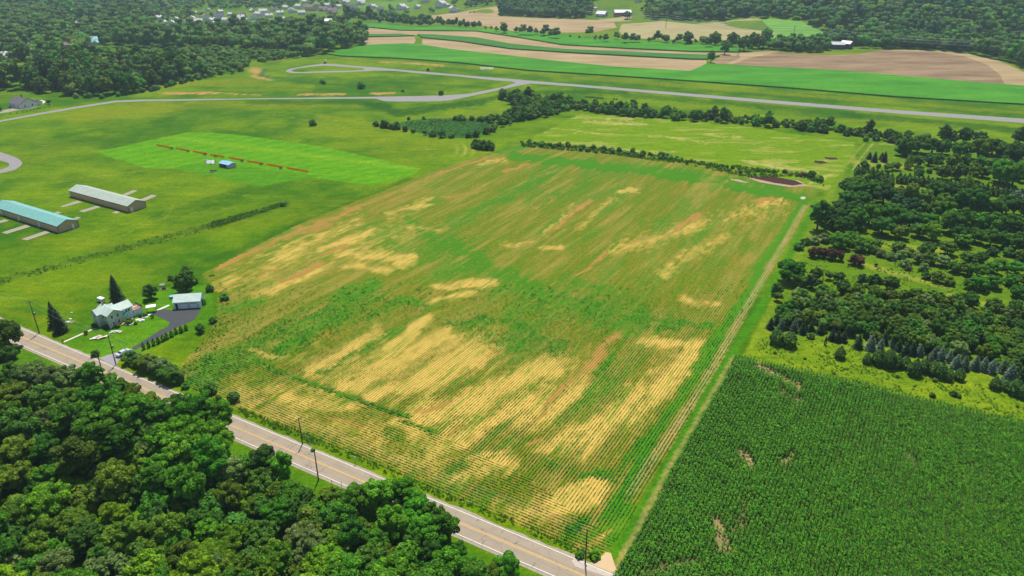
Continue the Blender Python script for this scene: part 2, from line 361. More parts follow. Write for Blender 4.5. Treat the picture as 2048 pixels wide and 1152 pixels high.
    for s in [(1720, 528, 1900, 575, 10), (1900, 590, 2060, 632, 9), (1620, 478, 1900, 500, 9), (1780, 372, 1860, 374, 6), (1905, 382, 2010, 392, 5), (1740, 325, 1830, 335, 12), (1680, 300, 1720, 330, 10)]: stroke(*s, col(.25, .26, .035), .6)
    stroke(1500, 722, 1660, 762, 4, col(.30, .21, .07), .5); stroke(1660, 762, 2060, 858, 4, col(.32, .22, .07), .75)
    stroke(1705, 300, 1500, 700, 9, col(.16, .23, .01), .5); stroke(1760, 288, 1900, 285, 4, col(.22, .25, .03), .6); stroke(1745, 287, 1705, 340, 2, col(.28, .28, .07), .7); stroke(1728, 287, 1680, 345, 2, col(.26, .26, .06), .5)
    # ---- hay field
    m = inpoly(px + (n_sm - .5) * 10, py + (n_mid - .5) * 4, HAY); blend(m, col(.118, .215, .001), .95)
    hb = m * sstep(.56, .70, fbm(x / 22, y / 6, 9)); blend(hb, col(.34, .31, .08), .45)
    for s in [(1170, 243, 1290, 248, 4), (1215, 236, 1262, 240, 3), (1530, 328, 1640, 345, 5), (1480, 320, 1560, 335, 4), (1300, 270, 1420, 285, 3), (1240, 300, 1330, 304, 3), (1120, 260, 1200, 266, 2.5), (1410, 270, 1480, 275, 3), (1340, 304, 1345, 304, 4), (1600, 372, 1660, 350, 4)]:
        stroke(*s, col(.44, .35, .13), .55, 2.2, 2, 26)
    # ================= the bean field
    wx = px + (fbm(x / 9, y / 9, 21) - .5) * 26 + (n_sm - .5) * 9; wy = py + (fbm(x / 9, y / 9, 22) - .5) * 16 + (n_sm - .5) * 5
    mf = inpoly(px + (n_sm - .5) * 5, py + (n_sm - .5) * 3, FIELD)
    st = fbm(u / 26, v / 2.2, 31, 4)            # streaks along the rows
    st2 = fbm(u / 60, v / 5.5, 33, 3); sp_ = fbm(u / 3.2, v / 1.6, 35, 3)
    OL, TAN, SO, LU = col(.118, .160, .002), col(.56, .37, .080), col(.42, .21, .055), col(.028, .180, .002)
    F = np.zeros(A.shape) + OL
    def fb(m, c):
        nonlocal F
        m = np.clip(m, 0, 1)[..., None]; F = F * (1 - m) + c * m
    fb(.85 * sstep(.44, .72, .6 * st + .4 * st2), col(.30, .235, .045)); fb(.75 * sstep(.52, .70, .6 * fbm(u / 30, v / 7, 41) + .4 * st), LU)
    straw = np.zeros(px.shape); lush = np.zeros(px.shape); soil = np.zeros(px.shape)
    def add(arr, l, jag=1.0):
        for q in l:
            x1, y1, x2, y2, wd = q[:5]; k = q[5] if len(q) > 5 else 1.0
            d = segd(wx, wy, x1, y1, x2, y2, 1.35) + (st - .5) * wd * 2.6 * jag + (st2 - .5) * wd * 1.6
            np.maximum(arr, k * (1 - sstep(wd * .05, wd * 1.55, d)), out=arr)
    add(straw, [(680, 770, 950, 690, 85, .42), (860, 890, 1150, 770, 85, .45), (1150, 890, 1350, 730, 70, .42), (1040, 1030, 1200, 985, 55, .4), (520, 560, 800, 470, 60, .35), (1250, 490, 1540, 420, 40, .2), (480, 800, 760, 880, 50, .35), (620, 738, 760, 662, 20, .8), (700, 770, 900, 672, 30), (740, 790, 960, 705, 28), (790, 700, 850, 640, 18), (830, 850, 1090, 735, 34, .85), (930, 880, 1060, 800, 26, .9), (1040, 850, 1150, 790, 34, .9), (1090, 900, 1200, 840, 22, .8),
        (1170, 890, 1330, 760, 36, .95), (1240, 830, 1390, 700, 30, .85), (1290, 685, 1385, 690, 17), (1300, 740, 1390, 745, 16, .7), (1085, 1000, 1200, 975, 26), (1100, 1020, 1200, 1000, 22), (1120, 985, 1190, 965, 18), (900, 960, 1000, 915, 30, .85), (940, 920, 1010, 900, 20, .9),
        (1200, 1075, 1250, 1045, 12, .8), (690, 505, 815, 520, 18), (640, 500, 745, 465, 16, .8), (700, 530, 770, 540, 14, .7), (520, 590, 640, 540, 15, .6), (530, 545, 600, 500, 15, .7), (560, 510, 720, 440, 14, .65), (780, 430, 860, 400, 10, .6), (870, 575, 985, 562, 12, .9), (850, 605, 950, 585, 9, .7),
        (1010, 488, 1060, 488, 8, .5), (1085, 498, 1130, 494, 9, .6), (1160, 455, 1230, 395, 8, .4), (1240, 382, 1275, 380, 8, .9), (1080, 470, 1150, 410, 6, .5), (1230, 500, 1400, 450, 18, .5), (1450, 440, 1560, 400, 14, .5), (1370, 600, 1440, 612, 10, .6), (1330, 540, 1450, 470, 18, .45),
        (480, 790, 560, 770, 20, .4), (560, 800, 700, 810, 22, .55), (690, 850, 760, 870, 14, .45), (420, 580, 470, 555, 14, .55), (440, 820, 640, 890, 12, .45), (760, 900, 900, 960, 20, .4), (1000, 1010, 1120, 1040, 18, .5), (1150, 1060, 1210, 1085, 14, .5), (820, 455, 880, 460, 9, .6), (960, 330, 1010, 320, 9, .5), (500, 700, 590, 720, 10, .4)])
    add(soil, [(1000, 905, 1252, 650, 8, 1.3), (560, 560, 690, 495, 12, .8), (520, 545, 560, 530, 8, .6), (590, 640, 655, 608, 6, .8), (450, 610, 540, 590, 8, .5), (560, 460, 650, 450, 14, .6), (1010, 345, 1060, 330, 6, .8), (1072, 412, 1142, 374, 5, .9), (880, 395, 960, 385, 12, .5), (1515, 408, 1550, 395, 9, .8),
        (1320, 480, 1400, 430, 8, .7), (1090, 470, 1180, 400, 5, .8), (1145, 560, 1210, 505, 3, .9), (850, 830, 900, 800, 10, .8), (650, 830, 720, 850, 14, .55), (590, 790, 680, 815, 12, .5), (1170, 770, 1210, 700, 7, .6), (1060, 840, 1100, 820, 8, .6), (900, 870, 930, 850, 9, .6), (430, 535, 640, 445, 7, .7), (640, 445, 885, 345, 6, .7), (885, 345, 990, 308, 5, .7), (1060, 890, 1085, 880, 6, .8),
        (740, 420, 860, 375, 16, .45), (530, 690, 600, 680, 8, .5), (1400, 600, 1440, 590, 8, .5), (1200, 600, 1260, 560, 6, .4), (620, 650, 700, 690, 8, .4), (720, 880, 800, 890, 10, .5), (1080, 1040, 1120, 1020, 6, .7)])
    add(lush, [(740, 470, 1000, 560, 60, .55), (1000, 570, 1300, 655, 50, .6), (560, 660, 730, 600, 34, .55), (900, 660, 1100, 695, 34, .5), (1060, 400, 1260, 340, 36, .5), (850, 470, 960, 520, 26), (940, 520, 1060, 575, 26), (1060, 580, 1200, 620, 22, .9), (1130, 560, 1240, 590, 20, .6), (1280, 635, 1420, 650, 14, .9), (1300, 655, 1360, 655, 8), (690, 592, 745, 582, 20), (740, 640, 800, 600, 12, .6), (805, 602, 850, 610, 12), (900, 655, 965, 640, 16), (1020, 640, 1110, 690, 16, .8),
        (1190, 745, 1225, 715, 11), (560, 700, 690, 625, 14, .9), (640, 745, 790, 660, 7, .8), (700, 760, 760, 735, 8, .7), (900, 450, 1090, 350, 18, .75), (1060, 360, 1120, 330, 14, .7), (1000, 400, 1010, 396, 8), (820, 440, 850, 470, 12, .9), (830, 480, 900, 440, 8, .7),
        (1235, 1000, 1301, 885, 18), (1301, 885, 1400, 745, 16), (1400, 745, 1445, 668, 15), (1445, 668, 1495, 590, 13), (1495, 590, 1550, 490, 12), (1550, 490, 1605, 408, 10), (1150, 1065, 1240, 1010, 18), (1165, 955, 1215, 945, 12), (1100, 930, 1140, 940, 12, .8), (1220, 970, 1290, 880, 10, .8), (1010, 640, 1060, 610, 14, .6), (960, 305, 1050, 292, 9), (1030, 312, 1300, 345, 12), (1300, 345, 1610, 398, 10), (1300, 335, 1560, 370, 12),
        (480, 822, 700, 909, 6), (700, 909, 897, 994, 6), (897, 994, 1110, 1084, 6), (1110, 1084, 1190, 1112, 9), (1390, 480, 1420, 500, 10, .5), (870, 550, 960, 530, 12, .7), (410, 760, 520, 690, 26, .55), (440, 620, 520, 600, 18, .6), (380, 770, 420, 720, 22, .7), (1230, 1120, 1440, 760, 7, .8), (1020, 690, 1060, 700, 10, .6), (780, 870, 840, 905, 12, .5), (1340, 900, 1440, 740, 6, .8)])
    fine = fbm(u / 1.6, v / .9, 51, 3)
    global STR2; STR2 = np.clip(straw * (.92 - .4 * lush) + (st - .5) * 1.0 * (.35 + straw) + (sp_ - .5) * 1.0 * (.3 + straw) + .13, 0, 1)
    fb(.5 * sstep(.15, 1.05, straw + (st - .5) * .9 + (sp_ - .5) * .8) * sstep(0, .12, straw), TAN)
    fb(.92 * sstep(.25, .7, soil + (st - .5) * .5), SO)
    fb(sstep(.2, .75, lush * 1.15 + (st - .5) * .9 + (sp_ - .5) * .5) * .88, LU)
    BG = np.zeros(px.shape)
    for q in [(1225, 1010, 1295, 890, 12), (1295, 890, 1395, 748, 12), (1395, 748, 1442, 668, 13), (1442, 668, 1492, 590, 11), (1492, 590, 1547, 490, 10), (1547, 490, 1600, 410, 8), (1225, 1080, 1262, 1015, 14), (1030, 312, 1300, 342, 9), (1300, 342, 1615, 396, 9), (1165, 1080, 1235, 1040, 12), (900, 310, 1040, 292, 6)]:
        d = segd(wx, wy, *q[:4], 1.35); np.maximum(BG, 1 - sstep(q[4] * .5, q[4] * 1.4, d + (st - .5) * q[4]), out=BG)
    fb(BG * np.where(py < 420, .45, .8), col(.065, .220, .003)); STR2 = STR2 - 1.2 * BG - .35 * np.clip(lush - .35, 0, 1) * (straw < .3); STR2 = np.clip(STR2 - .9 * sstep(.4, .8, soil), -.5, 1)
    # planted end row, wheel tracks, tracks by the corn
    def line(x1, y1, x2, y2, wd, c, k=1.0):
        d = segd(px + (n_sm - .5) * 3, py + (n_mid - .5) * 3, x1, y1, x2, y2, 1.35); fb(k * (1 - sstep(wd * .6, wd * 1.2, d)), c)
    for a_, b_ in [((488, 711), (570, 748)), ((570, 748), (640, 772)), ((632, 770), (720, 800)), ((720, 800), (790, 825)), ((770, 820), (820, 832)), ((810, 842), (870, 864))]: line(*a_, *b_, 5, col(.026, .165, .003)); dd = segd(px, py, *a_, *b_, 1.35); np.maximum(lush, .9 * (dd < 3.5), out=lush); STR2 = np.where(dd < 5, 0, STR2); straw = np.where(dd < 4, 0, straw)
    for dx, k in ((-5, .6), (4, .5), (12, .25)):
        for q in ((1262, 985, 1301, 920), (1301, 920, 1387, 808), (1387, 808, 1444, 702), (1444, 702, 1507, 589), (1507, 589, 1571, 480), (1571, 480, 1610, 412)):
            line(q[0] + dx * q[1] / 800, q[1], q[2] + dx * q[3] / 800, q[3], 3.4 * q[1] / 800 + .8, col(.42, .31, .13), k)
    m3 = fb
    stub = np.clip(straw, 0, 1)
    m = mf[..., None]; A = np.where(m, F, A)
    # grass edge between corn and beans, with a worn strip of earth
    def gline(x1, y1, x2, y2, wd, c, k=1.0):
        d = segd(px + (n_sm - .5) * 4, py + (n_mid - .5) * 3, x1, y1, x2, y2, 1.35) + (n_sm - .5) * wd; blend(k * (1 - sstep(wd * .6, wd * 1.2, d)), c)
    for q in ((1215, 1128, 1245, 1085, 12), (1245, 1085, 1325, 950, 13), (1325, 950, 1395, 830, 12), (1395, 830, 1462, 712, 11), (1462, 712, 1530, 600, 10), (1530, 600, 1590, 490, 8), (1590, 490, 1632, 405, 7)): gline(*q, col(.045, .175, .003), .9)
    for q in ((1232, 1140, 1250, 1105, 9), (1250, 1105, 1342, 927, 6.5), (1342, 927, 1466, 715, 4.5)): gline(*q, col(.30, .24, .08), .6)
    gline(1250, 1120, 1300, 1140, 8, col(.16, .22, .02), .6)
    # ---- beyond the corn: soil under the corn
    mc = inpoly(px, py, CORN); blend(mc, col(.05, .055, .02), 1)
    cs = [(1490, 905, 1500, 930, 12, .8), (1560, 930, 1578, 900, 8, .7), (1430, 1040, 1450, 1100, 16, .7), (1520, 735, 1600, 775, 9, .7), (1400, 1120, 1300, 1140, 12, .5), (1810, 905, 1830, 925, 8, .4), (1500, 1000, 1470, 1060, 10, .4), (1600, 800, 1560, 780, 10, .4)]
    thin = np.zeros(px.shape)
    for q in cs:
        d = segd(wx, wy, *q[:4], 1.35); np.maximum(thin, q[5] * (1 - sstep(q[4] * .5, q[4] * 1.4, d)), out=thin)
    blend(thin * mc, col(.36, .29, .12), .9)
    # ---- mown square (crisp edges)
    m = inpoly(px + (n_sm - .5) * 2, py, MOW); blend(m, MW, .95)
    ms = m * (np.sin((px * .55 + py * 2.6) / 4.3 + n_big) > .1); blend(ms, col(.115, .275, .004), .45)
    blend(m * sstep(0, 30, 30 - np.abs(py - (282 + (px - 400) * .13)) * 4), col(.15, .29, .005), .6)
    m = m & inpoly(px, py, [(340, 337), (420, 322), (560, 342), (640, 352), (520, 373)]); blend(m, col(.058, .19, .003), .75)
    # ---- front garden and meadow by the road stay fresh green
    m = inpoly(px, py, [(120, 690), (165, 655), (190, 625), (270, 600), (330, 575), (420, 570), (430, 640), (300, 700), (215, 722)]); blend(m * (.5 + .5 * (n_mid > .45)), col(.065, .215, .004), .7)
    m = inpoly(px, py, [(-200, 640), (20, 690), (140, 740), (600, 940), (700, 985), (1100, 1160), (1000, 1300), (-300, 1300)]); blend(m, col(.06, .165, .004), .8)
    gline(345, 783, 700, 932, 6, col(.14, .20, .02), .7); gline(700, 932, 1215, 1148, 8, col(.15, .19, .035), .75)
    # ditch line
    gline(0, 562, 150, 520, 7, col(.05, .12, .01), .55); gline(150, 520, 420, 452, 6, col(.045, .11, .01), .6); gline(420, 452, 572, 408, 7, col(.03, .09, .01), .85)
    return A, mf, mc, straw, lush, soil, thin
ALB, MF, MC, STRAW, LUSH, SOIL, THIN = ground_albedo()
GZ = height(GX, GY)
nyv, nxv = GX.shape
idx = np.arange(nyv * nxv).reshape(nyv, nxv)
Fq = np.stack([idx[:-1, :-1], idx[:-1, 1:], idx[1:, 1:], idx[1:, :-1]], -1).reshape(-1, 4)
fcx = ((GX[:-1, :-1] + GX[1:, 1:]) / 2).ravel(); fcy = ((GY[:-1, :-1] + GY[1:, 1:]) / 2).ravel()
fpx, fpy = proj(fcx, np.maximum(fcy, 30.0)); fpy = np.where(fcy < 60, 1500, fpy)
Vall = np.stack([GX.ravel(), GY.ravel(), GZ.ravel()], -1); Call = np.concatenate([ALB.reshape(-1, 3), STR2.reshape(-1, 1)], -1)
M_GRASS = painted('grass_ground', 1.0); M_BEAN = painted('bean_field_soil', 2.0, 30.37, .30, .5); M_HEAD = painted('bean_headland_soil', 2.0, 120.37, .30, .5); M_HAY = painted('hay_stubble', 1.4); M_CSOIL = painted('corn_soil', 2.0)
cls = np.zeros(len(Fq), int); cls[inpoly(fpx, fpy, FIELD)] = 1; cls[inpoly(fpx, fpy, CORN)] = 2; cls[inpoly(fpx, fpy, HAY)] = 3
HEAD = [(300, 760), (430, 685), (490, 711), (640, 772), (820, 835), (870, 864), (1000, 928), (1060, 955), (1130, 1015), (1200, 1062), (1250, 1085), (1270, 1200), (900, 1100), (300, 800)]
cls[(cls == 1) & inpoly(fpx, fpy, HEAD)] = 4
for k, (nm, m) in enumerate((('grass_ground', M_GRASS), ('bean_field', M_BEAN), ('corn_field_soil', M_CSOIL), ('hay_field', M_HAY), ('bean_field_headland', M_HEAD))):
    F_ = Fq[cls == k]; used, inv = np.unique(F_, return_inverse=True)
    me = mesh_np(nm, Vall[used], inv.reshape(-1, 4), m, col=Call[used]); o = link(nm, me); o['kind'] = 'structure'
print('ground', time.time() - T0, len(Fq))
# ------------------------------------------------------------------ haze
bb = MBld().box(-3400, 3700, -160, 4400, -1.2, 135)
hm = bpy.data.materials.new('haze'); hm.use_nodes = True; ht = hm.node_tree; ht.nodes.clear()
ho = ht.nodes.new('ShaderNodeOutputMaterial'); hv = ht.nodes.new('ShaderNodeVolumePrincipled'); hv.inputs['Density'].default_value = 0.0001
hv.inputs['Color'].default_value = (.66, .88, 1.0, 1); hv.inputs['Anisotropy'].default_value = .2
ht.links.new(hv.outputs[0], ho.inputs['Volume'])
HAZE = bb.build('haze', hm); HAZE['kind'] = 'stuff'
# ================================================================== ROADS, RUNWAY
def offs(pts, d):
    P = np.array(pts, float); T = np.gradient(P, axis=0); T /= np.linalg.norm(T, axis=1)[:, None]; N = np.stack([-T[:, 1], T[:, 0]], 1); return P + N * d
def ribbon(name, line, d0, d1, z, m, kind='structure', thick=0, parent=None, rag=0):
    a = offs(line, d0); b = offs(line, d1); n = len(a)
    if rag:
        s = np.cumsum(np.r_[0, np.linalg.norm(np.diff(line, axis=0), axis=1)]); r = fbm(s / 2.3, s * 0 + 3, 8) - .5
        b = b + (b - a) * (r * rag)[:, None]
    V = np.r_[np.c_[a, np.full(n, z)], np.c_[b, np.full(n, z)]]; i = np.arange(n - 1)
    F = np.stack([i, i + 1, i + 1 + n, i + n], 1)
    if d1 < d0: F = F[:, ::-1]
    me = mesh_np(name, V, F, m); o = link(name, me, parent)
    if kind: o['kind'] = kind
    return o
upl = np.array([atp(p) for p in [(50, 660.6), (180, 714), (229.7, 736), (383, 801), (474.7, 839), (700, 927.5), (771, 960.6), (897, 1013.6), (1044, 1070), (1215, 1145)]])
lol = np.array([atp(p) for p in [(50, 692), (151.6, 736), (500, 888), (584.5, 927.5), (700, 974.6), (914.5, 1068), (1106, 1152)]])
ka = np.polyfit(upl[:, 0], upl[:, 1], 1); kb = np.polyfit(lol[:, 0], lol[:, 1], 1); kk = (ka + kb) / 2
gap = abs(np.polyval(ka, -50) - np.polyval(kb, -50)) * math.cos(math.atan(kk[0])); LW = gap / 2
xs_ = np.linspace(-330, 140, 260); xc = xs_; bend = np.where(xc < -150, ((-150 - xc) / 60) ** 2 * 2.0, 0)
RL = np.c_[xs_, np.polyval(kk, xs_) + bend]
ribbon('road_shoulder', RL, -(LW + .95), LW + .75, .012, M_GRAVEL, rag=.12)
ribbon('road', RL, -(LW + .35), LW + .35, .05, M_ROAD)
for s in (-1, 1): ribbon('road_edge_line', RL, s * LW - .09, s * LW + .09, .058, M_LINE)
for s in (-1, 1): ribbon('road_centre_line', RL, s * .17 - .07, s * .17 + .07, .058, M_YEL)
M_CRACK = simple('tar_crack', (.045, .04, .038), .8)
rt = RL[140] - RL[139]; rt /= np.linalg.norm(rt); rn = np.array([-rt[1], rt[0]])
for px_, py_, k0, k1 in [(570, 905, -1, 1), (655, 945, -1, .2), (560, 900, -1, 0), (530, 895, -.2, 1), (975, 1092, -1, -.5), (1035, 1122, -1, -.45), (1000, 1054, .6, 1), (940, 1033, .75, 1), (1080, 1148, -1.1, -.6), (350, 815, .2, 1), (330, 790, .4, 1), (160, 712, -1, -.2), (150, 706, -.8, -.1), (140, 720, -1, -.6), (440, 845, -.3, .9), (1030, 1085, .1, .5), (800, 985, -.4, .1)]:
    q = np.array(atp((px_, py_))); s = (q - RL[0]) @ rt; base = RL[0] + rt * s; i = np.argmin(np.abs(RL[:, 0] - q[0])); c = RL[i]
    t = np.linspace(k0, k1, 9); w1 = (np.array([random.uniform(-.25, .25) for _ in t])); line = c + rn * (t * LW)[:, None] + rt * (w1 + t * random.uniform(-.8, .8))[:, None]
    ribbon('tar_crack', line, -.045, .045, .057, M_CRACK)
# gravel and worn pull-in at the farm track
M_DIRT = simple('wet_tan_earth', (.50, .36, .20), .9, .10, .5)
sheet('dirt_apron', [(1172, 1130), (1195, 1120), (1212, 1104), (1222, 1106), (1228, 1125), (1234, 1142), (1215, 1146)], .03, M_DIRT, .05, .6)
sheet('patched_asphalt', [(1143, 1121), (1152, 1117), (1200, 1138), (1236, 1154), (1216, 1154), (1150, 1133)], .055, simple('patched_asphalt', (.42, .36, .30), .9, .1))
RUNU = [(647, 127.3), (671, 128.2), (715, 132.5), (743, 134.2), (791, 138.5), (850, 143.6), (902, 148.2), (1005, 156.7), (1056, 161), (1150, 168.7), (1540, 200.2), (1788, 220), (2048, 237.4), (2500, 268)]
RUNL = [(2500, 279), (2048, 246), (1788, 226.7), (1540, 206.4), (1150, 173), (1062, 167), (1046, 169.6), (988, 182.4), (937, 193.5), (902, 200.3), (877, 202.6), (800, 203.2), (767, 202.2), (751, 197.4), (500, 198.6), (350, 201.9), (290, 202.4), (231, 204.8), (171, 214), (85.5, 228.5), (0, 244), (-120, 268), (-120, 262), (0, 241), (85.5, 224.8), (171, 210.2), (231, 201.2), (290, 199.2), (350, 198.8), (500, 196.9), (739, 193.7), (850, 192), (902, 190), (937, 187.5), (1000, 175.5), (1032, 165.8), (1022, 162.7), (993, 161), (902, 151.6), (850, 147.9), (791, 141.9), (746, 141), (735, 142.2), (729, 139.7), (727, 136.7), (671, 132.3), (647, 131.4)]
def smooth(pts, k=3):
    return pts
sheet('runway', RUNU + RUNL, .05, M_RUN)
sheet('taxiway_loop', [(647, 127.7), (619.6, 130.8), (589, 135.9), (576, 139), (571, 141.9), (573.5, 144), (580, 145.6), (589, 146.6), (671, 144.8), (735, 142.2), (729, 139.7), (700, 141.4), (671, 141.9), (600, 144.2), (588, 143.8), (582, 141.9), (586, 139.4), (595.7, 136.7), (620, 133.6), (647, 131.4)], .045, M_RUN)
sheet('side_lane', [(-60, 290), (0, 303.7), (20, 310.6), (36, 317), (42.7, 322.5), (45, 327), (42.7, 331), (30.8, 339.6), (0, 347), (-80, 358), (-80, 350), (0, 339.6), (14, 335), (19, 330), (17, 326), (0, 320.8), (-60, 310)], .045, M_RUN)
# driveway
sheet('driveway', [(262, 697.5), (270, 700), (300, 684), (330, 668), (352, 656), (370, 648), (388, 640), (395, 630), (402, 617), (349, 619.5), (345, 621), (325, 618), (312, 621.5), (303, 627), (322, 636), (340, 645), (336, 653), (318, 662), (290, 680)], .04, M_DRIVE, .05, 1.5)
sheet('driveway_apron', [(196, 716), (232, 733.5), (236, 723), (245, 712), (266, 699), (262, 697), (240, 703), (222, 708)], .035, simple('apron_gravel', (.26, .25, .26), .95, .2, 1.5), .12, 1.0)
M_WALK = simple('walk_concrete', (.55, .50, .40), .9, .1)
sheet('walkway', [(127, 683), (128.5, 685), (187, 659), (185, 657.5)], .03, M_WALK)
sheet('walkway', [(270, 639.5), (273, 641.5), (305, 628), (301, 626)], .03, simple('white_walk', (.66, .62, .54), .9, .08)); sheet('walkway', [(313, 620), (316, 621.5), (340, 611), (336.5, 609.5)], .03, bpy.data.materials['white_walk'])
# pads beside the hangars
def z6(x, y): return (x / 6.0235, 360 + y / 6.0235)
for pts in ([(720, 320), (760, 328), (990, 268), (930, 250)], [(950, 375), (1010, 388), (1215, 325), (1160, 312)], [(1350, 395), (1400, 406), (1455, 385), (1400, 372)], [(1460, 180), (1520, 190), (1660, 130), (1600, 122)],
            [(1690, 235), (1750, 250), (1895, 188), (1830, 176)], [(20, 632), (80, 650), (370, 560), (310, 540)], [(255, 712), (325, 727), (615, 630), (560, 610)], [(0, 490), (0, 520), (110, 490), (60, 475)], [(640, 400), (700, 408), (745, 392), (690, 380)], [(880, 462), (930, 472), (980, 455), (930, 443)]):
    sheet('concrete_pad', [z6(*p) for p in pts], .03, M_CONC)
# ================================================================== FAR CROPS
def cropmat(name, a, b, sc=.25, amp=.25, stripes=0, ang=0):
    m, nt, bs = newmat(name); p = geopos(nt); v = mapping(nt, p, (1, 3.2, 1), (0, 0, ang))
    c = ramp(nt, noise(nt, .012, 8, v, .7), [(.36, a), (.64, b)])
    c = mix(nt, 1, c, ramp(nt, noise(nt, sc * 2, 5, v, .75), [(.3, (1 - amp,) * 3), (.7, (1 + amp,) * 3)]), 'MULTIPLY')
    nt.links.new(c, bs.inputs['Base Color']); bs.inputs['Roughness'].default_value = .95; bs.inputs['Specular IOR Level'].default_value = .1
    bump(nt, bs, noise(nt, .5, 4, p), .8, .8); return m
CG1 = cropmat('far_corn', (.025, .155, .006), (.070, .250, .010), .25, .45); CG2 = cropmat('far_corn_dark', (.030, .130, .014), (.050, .17, .02), .25, .3)
CB1 = cropmat('far_wheat_stubble', (.25, .18, .09), (.38, .28, .145), .3, .12); CB2 = cropmat('far_brown_field', (.14, .092, .050), (.29, .20, .112), .3, .25); CH = cropmat('far_hay', (.26, .23, .10), (.35, .29, .14), .3, .15)
CHG = cropmat('far_pasture', (.10, .26, .03), (.14, .30, .04)); CD = cropmat('crop_edge_shade', (.035, .085, .012), (.05, .11, .02))
c1top = [(645, 107), (708, 96), (725, 91.5), (811, 88), (845, 90.6), (896, 99), (940, 104), (1022, 113), (1090, 121.3), (1227, 135), (1380, 143.8), (1416, 129), (1690, 143.5), (1963, 167.5), (2048, 173.6), (2400, 205)]
c1bot = [(2400, 240), (2048, 210), (1792, 194.8), (1587, 177.7), (1348, 160.6), (1192, 150.4), (1056, 141.8), (919, 126.5), (800, 117.5), (680, 112.8)]
b1top = [(844, 76.5), (919, 83.7), (1022, 99), (1158, 107.7), (1380, 119.6), (1413, 120)]
c2top = [(835, 70), (870, 71), (953, 77), (1022, 89.5), (1124, 99.8), (1380, 111), (1440, 113)]
b2top = [(714, 53), (799, 61.5), (953, 63.2), (1022, 73.5), (1124, 90.6), (1250, 98), (1380, 104.2), (1478, 105.5)]
c3top = [(672, 42), (765, 47.8), (816, 54), (919, 55.5), (1022, 65), (1124, 71.5), (1240, 82), (1380, 88), (1440, 93), (1482, 97.5)]
sheet('far_crop_strip', c1top + c1bot, .02, CG1, thick=1.1); sheet('crop_shade_strip', [(p[0], p[1] + .1) for p in c1bot[::-1]] + [(p[0], p[1] + .9) for p in c1bot], .02, CD)  # thin dark sheet paints the shade along the crop's near edge
sheet('far_stubble_strip', b1top + [(1413, 127), (1380, 143.8), (1227, 135), (1090, 121.3), (1022, 113), (940, 104), (896, 99), (845, 90.6)], .04, CB1)
sheet('far_stubble_strip', [(725, 75.5), (780, 74), (828, 73), (832, 80), (828, 87), (770, 88.5), (725, 91)], .04, CB1)
sheet('far_crop_strip', c2top + b1top[::-1], .03, CG2, thick=1.5); sheet('far_crop_strip', [(730, 70), (800, 69), (828, 72.5), (780, 74), (728, 74.5)], .03, CG2, thick=1.3)
sheet('far_stubble_strip', b2top + [(1470, 112), (1440, 113)] + c2top[::-1][1:] + [(800, 68.5), (728, 69)], .04, CB1)
sheet('far_crop_strip', c3top + b2top[::-1][0:], .03, CG1, thick=1.5)
sheet('far_brown_field', [(1478, 106), (1540, 102), (1590, 107), (1650, 110), (1714, 108.6), (1763, 100), (1825, 99.7), (1937, 107.6), (1999, 122), (2048, 144), (2200, 170), (2400, 204), (2048, 173.6), (1963, 167.5), (1690, 143.5), (1416, 129), (1440, 114), (1470, 112)], .06, CB2)
sheet('sandy_headland', [(1825, 99.9), (1880, 102), (1937, 108), (1999, 122.4), (2048, 144), (2150, 162), (2048, 173), (2010, 170.5), (2000, 150), (1975, 130), (1930, 113), (1870, 104), (1763, 101.5)], .09, CB1, .6, 6)
sheet('sandy_headland', [(1478, 106.5), (1540, 102.3), (1560, 104), (1500, 116), (1466, 128.5), (1452, 128), (1480, 116)], .10, CB1, .5, 6)
sheet('far_hay_field', [(863, 31), (900, 27), (940, 24), (996, 22), (998, 32.5), (1060, 36), (1165, 41), (1227, 44.4), (1234, 55), (1190, 64), (1124, 65), (1022, 61.5), (964, 51), (864, 39)], .04, CB1, .5, 8)
sheet('far_hay_field', [(1243, 49), (1325, 48), (1385, 53.3), (1496, 53.3), (1560, 58), (1570, 64), (1560, 70), (1530, 78), (1490, 85), (1380, 80), (1250, 76), (1238, 62)], .04, CH, .5, 8)
sheet('far_pasture', [(1515, 54), (1548, 56.5), (1600, 61), (1652, 73), (1640, 80), (1580, 79), (1540, 76), (1550, 68)], .09, CHG, .5, 8)
M_MUD = simple('dark_mud', (.040, .016, .010), .97, .5, 1.5, .2, 0, .6); M_SAND = simple('pale_subsoil', (.33, .23, .15), .95, .25, 1)
sheet('mud_patch_margin', [(1493, 354), (1530, 352), (1600, 362), (1614, 372), (1580, 374), (1520, 365)], .02, M_SAND, .5, 1); sheet('mud_patch', [(1505, 353), (1545, 353), (1590, 361), (1606, 368), (1585, 371.5), (1545, 365), (1508, 357)], .03, M_MUD, .4, 1)
sheet('mud_patch', [(1648, 314), (1672, 315), (1676, 319), (1660, 319.5), (1650, 317)], .03, M_MUD, .4, 1.5); sheet('mud_patch', [(1630, 321), (1645, 321.5), (1656, 326), (1640, 328), (1628, 325)], .03, M_MUD, .4, 1.5)
sheet('pale_earth_patch', [(1460, 358), (1478, 359), (1500, 366), (1485, 365), (1462, 360)], .02, M_SAND, .3, 1); sheet('pale_earth_patch', [(1602, 394), (1609, 393), (1612, 397), (1606, 399), (1601, 397)], .02, simple('chalky_earth', (.40, .36, .30), .9), .2, .8)
print('sheets', time.time() - T0)
